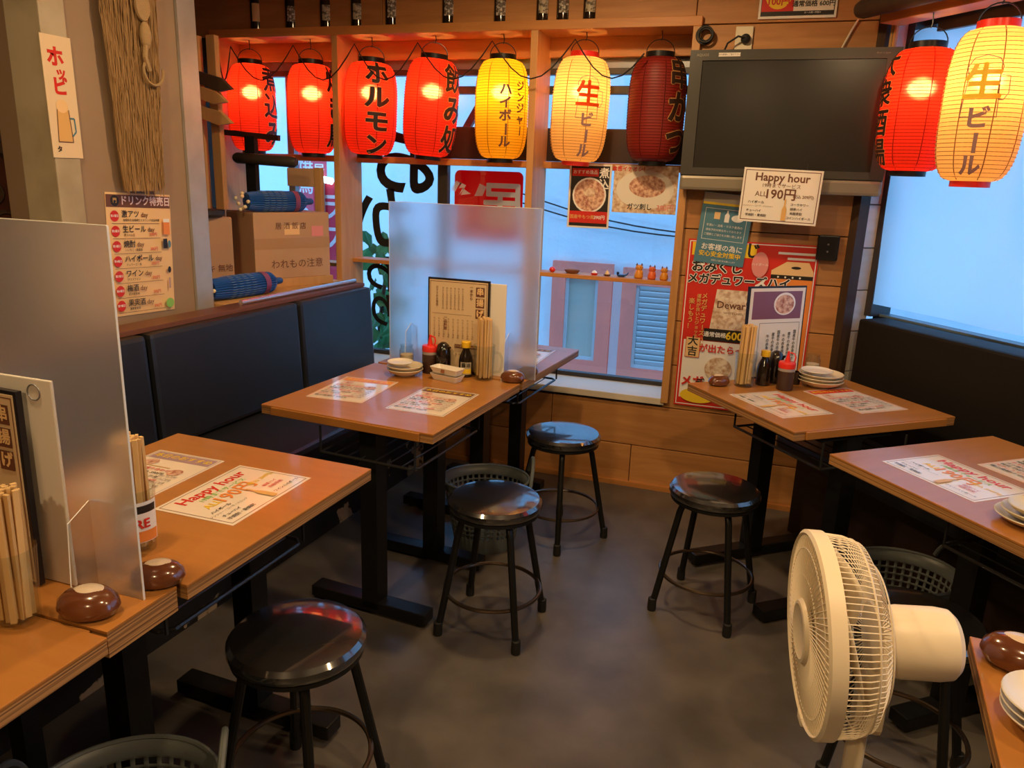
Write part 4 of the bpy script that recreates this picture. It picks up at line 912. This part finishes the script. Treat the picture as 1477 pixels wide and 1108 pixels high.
def soy(x, y, lb, cap=True, lab=True):
    t = thing('soy_bottle', lb, 'bottle', (x, y, .7))
    MB().lathe([(.026, 0), (.028, .004), (.028, .062), (.024, .082), (.0135, .105), (.0125, .116)], 24).build('bottle_body', M_soy, t)
    if cap: MB().lathe([(.0175, .114), (.0182, .117), (.0182, .135), (.0165, .137), (1e-6, .1375)], 20).build('cap', M_yelp, t)
    if lab:
        ca = math.atan2(-y, -x); b = MB(); vs = []
        for j in range(9): a = ca-.8+1.6*j/8; vs += [(.0286*math.cos(a), .0286*math.sin(a), .012), (.0286*math.cos(a), .0286*math.sin(a), .06)]
        b._add(vs, [(2*j, 2*j+2, 2*j+3, 2*j+1) for j in range(8)], None, True); q_ = b.build('label', mat('soy_label', (.45, .40, .30), .5), t)
        b = MB(); vs = []
        for j in range(9): a = ca-.75+1.5*j/8; vs += [(.0292*math.cos(a), .0292*math.sin(a), .016), (.0292*math.cos(a), .0292*math.sin(a), .034)]
        b._add(vs, [(2*j, 2*j+2, 2*j+3, 2*j+1) for j in range(8)], None, True); b.build('label_band', M_yellow, q_)
        b = MB(); add_text(b, '醤油', 0, 0, .018, weight=.03)
        for v in b.bm.verts: a = ca+v.co.x/.03; v.co = (.0295*math.cos(a), .0295*math.sin(a), .048+v.co.y)
        b.build('lettering', M_ink, q_)
soy(-1.086, 2.69, 'soy bottle with yellow cap and pale label before the middle menu'); soy(.008, 3.09, 'soy bottle with yellow cap and no label below the red poster', lab=False)
def domed(x, y, lb):
    t = thing('dark_cruet', lb, 'bottle', (x, y, .7))
    MB().lathe([(.028, 0), (.030, .004), (.031, .07), (.0295, .095), (.022, .118), (.010, .128), (1e-6, .129)], 24).build('cruet_body', M_soy, t)
    MB().tube([(.02, 0, .10), (.032, -.006, .112)], [.007, .004], 8).build('spout', M_soy, t)
domed(-1.175, 2.675, 'black domed cruet between the red and yellow capped bottles'); domed(.05, 3.15, 'black domed cruet behind the yellow capped soy bottle below the poster')
o = MB().lathe([(1e-6, 0), (.020, 0), (.024, .05), (.0225, .05), (.019, .004), (1e-6, .003)], 20).build('small_cup', M_bottle); o.location = (.128, 3.16, .7); tag(o, 'small dark cup behind the red capped bottle below the poster', 'cup')
def jar(x, y, lb):
    t = thing('spice_jar', lb, 'jar', (x, y, .7))
    MB().lathe([(1e-6, 0), (.027, 0), (.029, .004), (.029, .075), (.024, .086), (.0245, .092), (.026, .096), (.0235, .0965), (.0215, .086), (.026, .074), (.026, .006), (1e-6, .005)], 24).build('glass_body', M_glassw, t)
    MB().lathe([(1e-6, .006), (.0255, .006), (.0255, .058), (1e-6, .060)], 20).build('spice', M_sugar, t)
jar(-1.345, 2.70, 'clear jar of pale spice beside the plate stack before the middle panel'); jar(.195, 3.31, 'clear jar of pale spice behind the plates below the red poster')

def menu_book(label, x, y, a, w_, h, lean, kind):
    M = Matrix.Translation((x, y, .7)) @ Matrix.Rotation(a, 4, 'Z') @ Matrix.Rotation(R_(-lean), 4, 'X') @ frame_mat((0, 0, h/2+.004), (1, 0, 0), (0, 0, 1))
    if kind == 'kushi':
        els = [('o', -w_/2+.01, -h/2+.012, w_/2-.01, h/2-.012, .002, M_brown)]
        for i, ch in enumerate('串揚げ'): els += [('r', w_/2-.055, h/2-.062-.042*i, w_/2-.02, h/2-.026-.042*i, M_brown), T(ch, w_/2-.0375, h/2-.044-.042*i, .03, M_cpaper, weight=.04)]
        els += [T('一本から', w_/2-.073, h/2-.05, .014, M_brown, vertical=True, weight=.02), T('おすすめ五種盛', -w_/2+.04, h/2-.07, .011, M_brown, vertical=True), ('r', -w_/2+.02, .045, w_/2-.07, .046, M_brown)]
        for i in range(6): els += [T('牛ヒレ玉ねぎ百五十円', -w_/2+.065+.0165*i, .105, .0085, M_brown, vertical=True)]
        for i in range(9): els += [T('れんこんうずら海老', -w_/2+.03+.020*i, -.01, .0085, M_brown, vertical=True)]
        els += [('r', -.01, -.085, .09, -.07, M_brown), T('ソースの二度漬け禁止', .04, -.0775, .010, M_cpaper, weight=.02), T('一品料理', -.05, .01, .014, M_brown, vertical=True, weight=.03), T('キャベツ食べ放題', .04, -.11, .012, M_brown)]
        base = mat('menu_cream', (.66, .50, .30), .4)
    else:
        els = [('r', -w_/2+.02, h/2-.13, w_/2-.02, h/2-.02, mat('print_plum', (.22, .09, .14), .3)), ('e', .035, h/2-.07, .052, .045, M_white), ('e', .035, h/2-.072, .045, .038, M_food), ('o', -w_/2+.06, -h/2+.03, w_/2-.02, h/2-.145, .0015, M_ink)]
        for i in range(6): els += [T('国産牛の赤身焼き'[i % 3:], w_/2-.04-.026*i, -.055, .0155, M_ink, vertical=True, weight=.015)]
        base = M_paper
    t = thing('menu_book', label, 'menu', M=M)
    MB().box((0, 0, -.009), (w_, h, .012), bev=.001).build('cover', mat('menu_cover', (.012, .010, .014), .3), t)
    sheet('page', 'printed page', None, Matrix.Translation((.0, 0, -.002)), w_-.012, h-.012, base, els, parent=t) if False else None
    MB().box((0, 0, -.0022), (w_-.014, h-.014, .0015)).build('page', base, t)
    for i, e in enumerate(els):
        z = -.0012+.00018*i; b = MB(); m = e[-1]
        if e[0] == 'r': b.poly([(e[1], e[2], z), (e[3], e[2], z), (e[3], e[4], z), (e[1], e[4], z)]); nm = 'print_block'
        elif e[0] == 'e': b.poly([(e[1]+e[3]*math.cos(2*PI*j/28), e[2]+e[4]*math.sin(2*PI*j/28), z) for j in range(28)]); nm = 'picture'
        elif e[0] == 'o':
            x0, y0, x1, y1, tk = e[1:6]; nm = 'border'
            for q in ((x0, y0, x1, y0+tk), (x0, y1-tk, x1, y1), (x0, y0, x0+tk, y1), (x1-tk, y0, x1, y1)): b.poly([(q[0], q[1], z), (q[2], q[1], z), (q[2], q[3], z), (q[0], q[3], z)])
        else: add_text(b, e[1], e[2], e[3], e[4], z, **e[5]); nm = 'lettering'
        b.build(nm, m, t)
    return t
menu_book('black edged 串揚げ menu leaning before the pale ring bound file', -1.325, .918, R_(-2), .26, .365, .5, 'kushi')
o = thing('menu_file', 'pale ring bound menu file standing behind the slanted menu', 'menu', (-1.275, .946, .7)); MB().box((0, 0, .195), (.27, .006, .388), bev=.002).build('page', M_paper, o); MB().ring((.095, -.004, .365), .014, .0012, 20, 5, axis='Y').build('ring', M_greyalu, o)
menu_book('black edged 串揚げ menu before the middle frosted panel', -1.135, 2.717, R_(.4), .255, .365, .3, 'kushi')
o = thing('menu_file', 'pale menu file peeking out behind the middle menu', 'menu', (-1.07, 2.7392, .7)); MB().box((0, 0, .18), (.25, .005, .36), bev=.002).build('page', M_paper, o)
menu_book('menu book with a meat photo standing on the table below the red poster', .035, 3.205, RT, .275, .37, 1.5, 'photo')

# ------------------------------------------------------------------ shelf trinkets
zs = 1.008; sy_ = 3.68
def cat(x, lb, mm, k=1):
    t = thing('cat_figurine', lb, 'figurine', (x, sy_, zs), R_(8), 'small cat figurines on the window shelf')
    MB().lathe([(.016*k, 0), (.0215*k, .006*k), (.022*k, .018*k), (.017*k, .034*k), (.013*k, .040*k), (1e-6, .042*k)], 18).build('body', mm, t)
    h = MB().ball((0, 0, .049*k), .017*k, sc=(1.1, .95, .88), seg=16, rings=10).build('head', mm, t)
    for s_ in (-1, 1): MB().lathe([(.006*k, 0), (1e-6, .013*k)], 8, Matrix.Translation((s_*.011*k, 0, .060*k))).build('ear', M_brown, h)
    for s_ in (-1, 1): MB().ball((s_*.006*k, -.0155*k, .052*k), .0018*k, seg=8, rings=6).build('eye', M_ink, h)
    MB().ball((.014*k, -.014*k, .030*k), .0065*k, seg=10, rings=6, sc=(.8, .8, 1.5)).build('paw', mm, t)
M_cy = mat('figurine_amber', (.70, .28, .03), .35); M_co = mat('figurine_orange', (.75, .14, .04), .35)
cat(-.607, 'amber cat figurine, largest of three on the window shelf', M_cy, 1.02); cat(-.545, 'orange red cat figurine between the two amber ones', M_co, .95); cat(-.488, 'amber cat figurine beside the plank wall', M_cy, .92)
def dish(x, lb, prof, m, sx=1, top=None, tm=None, cat_='dish'):
    t = thing('trinket_dish', lb, cat_, (x, sy_, zs)); MB().lathe(prof, 20, Matrix.Diagonal((sx, 1, 1, 1))).build('dish_body', m, t)
    if top: MB().lathe(top, 16, Matrix.Diagonal((sx, 1, 1, 1))).build('filling', tm, t)
dish(-1.035, 'small red round trinket at the post end of the window shelf', [(.006, 0), (.014, .006), (.016, .014), (.012, .022), (.004, .026), (1e-6, .024)], M_redp, 1, None, None, 'trinket')
dish(-.935, 'long shallow brown wooden boat dish on the window shelf', [(.012, 0), (.018, .004), (.024, .018), (.022, .018), (.016, .007), (1e-6, .006)], mat('walnut', (.22, .09, .05), .5), 1.7)
dish(-.823, 'tiny white and blue topped dish on the window shelf', [(.012, 0), (.017, .006), (.0185, .011), (1e-6, .011)], M_redp, 1.0, [(.014, .011), (.010, .018), (1e-6, .024)], M_white)
dish(-.760, 'tiny brown dish with a cream heap on the window shelf', [(.012, 0), (.017, .005), (.0185, .009), (1e-6, .009)], M_brown, 1.0, [(.012, .009), (.008, .02), (1e-6, .03)], M_cpaper)
t = thing('trinket_boat', 'tiny navy boat shaped trinket with a raised tail on the shelf', 'trinket', (-.692, sy_, zs)); MB().lathe([(.008, 0), (.013, .005), (.015, .012), (1e-6, .012)], 16, Matrix.Diagonal((1.5, 1, 1, 1))).build('hull', M_umb, t)
MB().tube([(.018, 0, .009), (.028, 0, .013), (.035, 0, .024)], [.006, .004, .002], 8).build('tail', M_umb, t); MB().ball((-.016, 0, .018), .007, seg=10, rings=6).build('knob', M_umbd, t)

# ------------------------------------------------------------------ boxes and umbrellas on the ledge
BD = Vector((math.sin(R_(26)), math.cos(R_(26)), 0)); BI = Vector((-BD.y, BD.x, 0))   # along the front face / into the recess
def carton(label, c, w_, d, h, z, els, tape=None):
    t = thing('cardboard_box', label, 'box', M=frame_mat((c[0], c[1], z), BD, BI))
    MB().box((w_/2, d/2, h/2), (w_, d, h), bev=.003).build('carton', M_card, t)
    for i, (y0, y1) in enumerate(((.002, d/2-.002), (d/2+.002, d-.002))): MB().box((w_/2, (y0+y1)/2, h+.002), (w_-.004, y1-y0, .004)).build('flap', M_card, t)
    if tape: MB().box((w_/2, -.0006, tape), (w_, .001, .05)).build('tape', M_tape, t)
    for e in els:
        b = MB(); m_ = frame_mat((0, -.0016, 0), (1, 0, 0), (0, 0, 1))
        if e[0] == 't': add_text(b, e[1], e[2], e[3], e[4], 0, M=m_, **e[5]); b.build('lettering', e[-1], t)
        else: b.poly([(e[1], e[2], 0), (e[3], e[2], 0), (e[3], e[4], 0), (e[1], e[4], 0)], m_); b.build('sticker', e[-1], t)
    return t
carton('cardboard box marked われもの注意 beneath the blue umbrella', (-2.29, 3.03), .40, .27, .305, .945, [T('われもの注意', .22, .065, .047, M_brown), T('居 酒 飯 店', .19, .245, .034, M_brown, weight=.01), ('r', .155, .205, .235, .25, M_cpaper), ('r', .30, .195, .365, .245, M_pink)], tape=.165)
carton('cardboard box marked ジョッキ無地 tucked beside the pillar', (-2.50, 2.645), .345, .24, .325, .905, [T('ジョッキ 無地', .225, .10, .036, M_brown, weight=.01)])
pb = thing('timber_plinth', 'low timber plinth under the cardboard box on the ledge', 'plinth', M=frame_mat((-2.285, 3.005, .905), BD, BI)); MB().box((.215, .12, .02), (.43, .23, .04), bev=.002).build('board', M_raw, pb)
def umbrella(label, p0, p1, r):
    p0, p1 = Vector(p0), Vector(p1); L_ = (p1-p0).length; zax = (p1-p0).normalized(); xax = zax.cross(Vector((0, 0, 1))).normalized(); yax = zax.cross(xax)
    M = Matrix((xax, yax, zax)).transposed().to_4x4(); M.translation = p0
    t = thing('paper_umbrella', label, 'umbrella', M=M, group='closed blue paper umbrellas'); n = 28; seg = n*2
    prof = [(.82, 0), (.92, .12), (1.0, .45), (1.0, .80), (.93, .92), (.6, .985), (.35, 1.0)]
    v = []; f = []
    for k, u in prof:
        for i in range(seg): rr = r*k*(1.0 if i % 2 else .88); a = 2*PI*i/seg; v.append((rr*math.cos(a), rr*math.sin(a), u*L_*.88))
    for j in range(len(prof)-1):
        for i in range(seg): i2 = (i+1) % seg; f.append((j*seg+i, j*seg+i2, (j+1)*seg+i2, (j+1)*seg+i))
    f.append(tuple(range(seg-1, -1, -1))); f.append(tuple((len(prof)-1)*seg+i for i in range(seg)))
    MB()._add(v, f).build('canopy', M_umb, t)
    MB().lathe([(r*1.012, L_*.66), (r*1.012, L_*.73)], 28, cap=False).build('thread_band', M_umbm, t)
    d = MB()
    for i in range(n):
        a = 2*PI*(2*i+1)/seg
        for j in range(4):
            u = .25+.1*j; d.box((r*1.005*math.cos(a), r*1.005*math.sin(a), u*L_*.9), (.003, .0012, .022), rz=a+PI/2)
    o = d.build('rib_stitching', mat('stitch_pale', (.12, .22, .42), .5), t); o['kind'] = 'stuff'
    MB().lathe([(r*.30, L_*.87), (r*.34, L_*.90), (r*.30, L_*.98), (r*.2, L_), (1e-6, L_)], 16).build('knob', M_umb, t)
    for i in range(9):
        a = i*.7; MB().ball((r*.75*math.cos(a), r*.75*math.sin(a), -.010-.012*(i % 3)), .009, seg=8, rings=6).build('rib_end', M_bead, t)
q0 = Vector((-2.29, 3.03, 1.254))+BI*.055
umbrella('closed blue paper umbrella lying on top of the marked cardboard box', q0+BD*(.0)+Vector((0, 0, .049)), q0+BD*.345+Vector((0, 0, .049)), .049)
umbrella('closed blue paper umbrella lying on the ledge before the boxes', (-2.215, 2.62, .955), (-2.15, 3.03, .955), .050)
# signpost, sticks, tray and black stand above the boxes
c1 = Vector((-2.50, 2.645, 1.234))
o = MB().lathe([(1e-6, 0), (.088, 0), (.10, .012), (.10, .03), (.088, .034), (1e-6, .0335)], 32).build('round_tray', mat('charcoal_tray', (.03, .03, .034), .5)); o.location = c1+BD*.235+BI*.065; tag(o, 'round charcoal tray lying on the cardboard box beside the pillar', 'tray')
base = c1+BD*.255+BI*.03+Vector((.05, .0, .0345))
sp_ = thing('arrow_signpost', 'wooden signpost with pointed boards standing on the charcoal tray before the red lantern', 'signpost', tuple(base))
MB().box((.0, .03, .36), (.045, .03, .72), bev=.003).build('post', M_raw, sp_); MB().box((-.085, .03, .36), (.04, .03, .72), bev=.003).build('post', M_raw, sp_)
for z_, m_, ln, nm in ((.535, M_bark, .115, 'arrow_board'), (.475, M_raw, .085, 'arrow_board'), (.395, M_raw, .105, 'arrow_board')):
    MB().prism([(-.1, -.022), (ln-.06, -.028), (ln, .0), (ln-.06, .028), (-.1, .022)], -.012, .012, frame_mat((.0, .0, z_), (.96, .05, -.28), (.28, 0, .96))).build(nm, m_, sp_)
o = MB().tube([tuple(base+Vector((-.045, -.045, 0))), tuple(base+Vector((-.055, -.04, .66)))], .008, 8).build('timber_stick', M_raw); tag(o, 'thin pale timber stick standing on the charcoal tray', 'stick')
ts = thing('black_stand', 'black metal stand with two crossbars behind the blue umbrella', 'stand', (-2.46, 3.27, 1.2545), R_(0))
MB().box((0, 0, .006), (.10, .08, .012)).build('base', M_black, ts); MB().box((0, 0, .175), (.055, .03, .34)).build('upright', M_black, ts); MB().box((-.02, 0, .352), (.36, .02, .026), ry=R_(4)).build('crossbar', mat('red_black_bar', (.035, .012, .010), .4), ts)
MB().tube([(-.085, -.02, .245), (-.07, -.02, .243), (.25, -.02, .232), (.265, -.02, .232)], [.018, .026, .026, .016], 12).build('padded_bar', mat('brown_black_pad', (.035, .026, .02), .5), ts)
wd = thing('timber_block', 'pale timber block standing behind the black stand by the window', 'block', (-2.235, 3.50, .905)); MB().box((0, 0, .28), (.04, .03, .56), bev=.003).build('upright', M_raw, wd); MB().box((-.10, 0, .51), (.16, .025, .09), bev=.003).build('cross_board', M_card, wd)

# ------------------------------------------------------------------ baskets
def basket(label, x, y, rz, r0, r1, h, group='grey mesh baskets'):
    t = thing('mesh_basket', label, 'basket', (x, y, 0), rz, group)
    n = 40; seg = n*2; rows_ = [0, .002, h*.22]; k = 9; hh = h*.66/k
    zz = h*.22
    for i in range(k): rows_ += [zz+hh*.72, zz+hh]; zz += hh
    rows_ += [h]
    ang_ = []
    for i in range(n): ang_ += [2*PI*i/n, 2*PI*(i+.36)/n]
    b = MB(); v = []
    for z in rows_:
        r = r0+(r1-r0)*(z/h)
        for a in ang_: v.append((r*math.cos(a), r*math.sin(a)*.86, z))
    f = []
    for j in range(len(rows_)-1):
        for i in range(seg):
            i2 = (i+1) % seg
            hole = (3 <= j+1 <= len(rows_)-2) and ((j-2) % 2 == 0) and (i % 2 == 1) and j >= 2
            if hole: continue
            f.append((j*seg+i, j*seg+i2, (j+1)*seg+i2, (j+1)*seg+i))
    f.append(tuple(range(seg-1, -1, -1)))
    b._add(v, f, None, True); o = b.build('basket_wall', M_basket, t)
    md = o.modifiers.new('thick', 'SOLIDIFY'); md.thickness = .0022; md.offset = 0
    MB().tube([((r1+.003)*math.cos(2*PI*i/48), (r1+.003)*.86*math.sin(2*PI*i/48), h) for i in range(48)], .005, 6, closed=True).build('rim', M_basket, t)
    for s_ in (-1, 1):
        hb = MB(); P = []
        for i in range(15):
            q = PI*i/14; P.append((s_*(r1+.004+.012*math.sin(q)), .075*math.cos(q)*(1.0+.25*(1-math.sin(q))), h+.085*math.sin(q)))
        hb.tube(P, .0075, 8); hb.build('handle', M_basket, t)
    return t
basket('grey plastic mesh basket behind the middle stool under the plate table', -.995, 2.705, R_(20), .12, .17, .285)
basket('grey plastic mesh basket under the window table behind the fan', .49, 2.49, R_(25), .125, .175, .295)
basket('grey plastic mesh basket on the floor beside the red sheened stool', -1.055, .91, R_(35), .125, .175, .30)
# contents of the middle basket
o = MB().box((0, 0, 0), (.13, .10, .12), bev=.02).build('folded_cloth', mat('cloth_blue_grey', (.30, .38, .48), .8)); o.location = (-.98, 2.72, .068); tag(o, 'pale blue grey folded cloth inside the middle mesh basket', 'cloth')

# ------------------------------------------------------------------ fan
fz = Vector((-.985, -.165, -.065)).normalized(); fx = fz.cross(Vector((0, 0, 1))).normalized()*-1; fy = fz.cross(fx)
G = Vector((.138, 1.268, .722))
fan = thing('electric_fan', 'ivory pedestal fan with wire guard turned away from the window', 'fan', (.232, 1.286, 0))
HM = Matrix((fx, fy, fz)).transposed().to_4x4(); HM.translation = G-Vector((.232, 1.286, 0))
def fp(b, name, m, sharp=35): o = b.build(name, m, fan, sharp); return o
RG = .167
fp(MB().lathe([(RG, -.012), (RG+.004, -.012), (RG+.005, .012), (RG-.001, .016), (RG-.004, .012)], 64, HM), 'guard_ring', M_fan)
b = MB(); nW = 84
for i in range(nW):
    a = 2*PI*i/nW; tw = .30; P = []
    for j in range(6):
        u = j/5; r = .052+(RG-.052)*u; aa = a+tw*(1-u)**1.5*.6; P.append((r*math.cos(aa), r*math.sin(aa), .011+.009*(1-u**2)))
    b.tube(P, .0011, 4, HM)
for r, z in ((.095, .018), (.14, .0145)): b.ring((0, 0, z), r, .0012, 56, 4, HM)
o = fp(b, 'front_guard', M_fan); o['kind'] = 'stuff'
b = MB(); nW = 100
for i in range(nW):
    a = 2*PI*i/nW; P = []
    for r, z in ((RG, -.008), (RG-.004, -.045), (RG-.014, -.070), (RG-.045, -.086), (.10, -.092), (.052, -.092)): P.append((r*math.cos(a), r*math.sin(a), z))
    b.tube(P, .0011, 4, HM)
b.ring((0, 0, -.060), RG-.009, .0016, 64, 4, HM); b.ring((0, 0, -.090), .12, .0014, 56, 4, HM)
o = fp(b, 'rear_guard', M_fan); o['kind'] = 'stuff'
fp(MB().lathe([(1e-6, .024), (.040, .0245), (.046, .028), (.051, .027), (.055, .021), (.055, .015), (1e-6, .015)], 40, HM), 'badge_cap', M_fan)
fp(MB().lathe([(1e-6, .010), (.02, .010), (.028, .004), (.030, -.03), (1e-6, -.03)], 28, HM), 'hub', M_fanb)
for k in range(5):
    v = []; f = []; a0 = 2*PI*k/5; nr, na = 7, 6
    for i in range(nr+1):
        r = .026+(.146-.026)*i/nr
        for j in range(na+1):
            s_ = j/na-.5; a = a0+s_*(1.05 if i > 1 else .8)+.25*i/nr; v.append((r*math.cos(a), r*math.sin(a), -.030+s_*.045*(1-.35*i/nr)))
    for i in range(nr):
        for j in range(na): q = i*(na+1)+j; f.append((q, q+1, q+na+2, q+na+1))
    o = fp(MB()._add(v, f, HM, True), 'blade', M_fanb); md = o.modifiers.new('thick', 'SOLIDIFY'); md.thickness = .002
fp(MB().lathe([(1e-6, -.088), (.055, -.088), (.060, -.093), (.060, -.104), (.030, -.106), (1e-6, -.106)], 36, HM), 'rear_plate', M_fan)
mo = MB(); T2 = HM @ Matrix.Translation((0, -.008, 0))
mo.lathe([(1e-6, -.104), (.050, -.104), (.0575, -.112), (.060, -.130), (.060, -.190), (.057, -.210), (.048, -.219), (.03, -.222), (1e-6, -.222)], 40, T2); fp(mo, 'motor_housing', M_fan)
fp(MB().box((0, 0, 0), (.03, .018, .03), bev=.004, M=HM @ Matrix.Translation((0, -RG-.004, .002))), 'guard_clip', M_fan)
fp(MB().box((.01, 0, .60), (.050, .050, .10), bev=.012), 'neck', M_fan)
fp(MB().lathe([(.0165, .02), (.0165, .58)], 24), 'pole', M_fan); fp(MB().lathe([(.022, .02), (.022, .34), (.019, .345)], 24), 'outer_pole', M_fan)
fp(MB().lathe([(.165, 0), (.17, .006), (.165, .016), (.06, .03), (.03, .045), (1e-6, .046)], 48), 'base', M_fan)
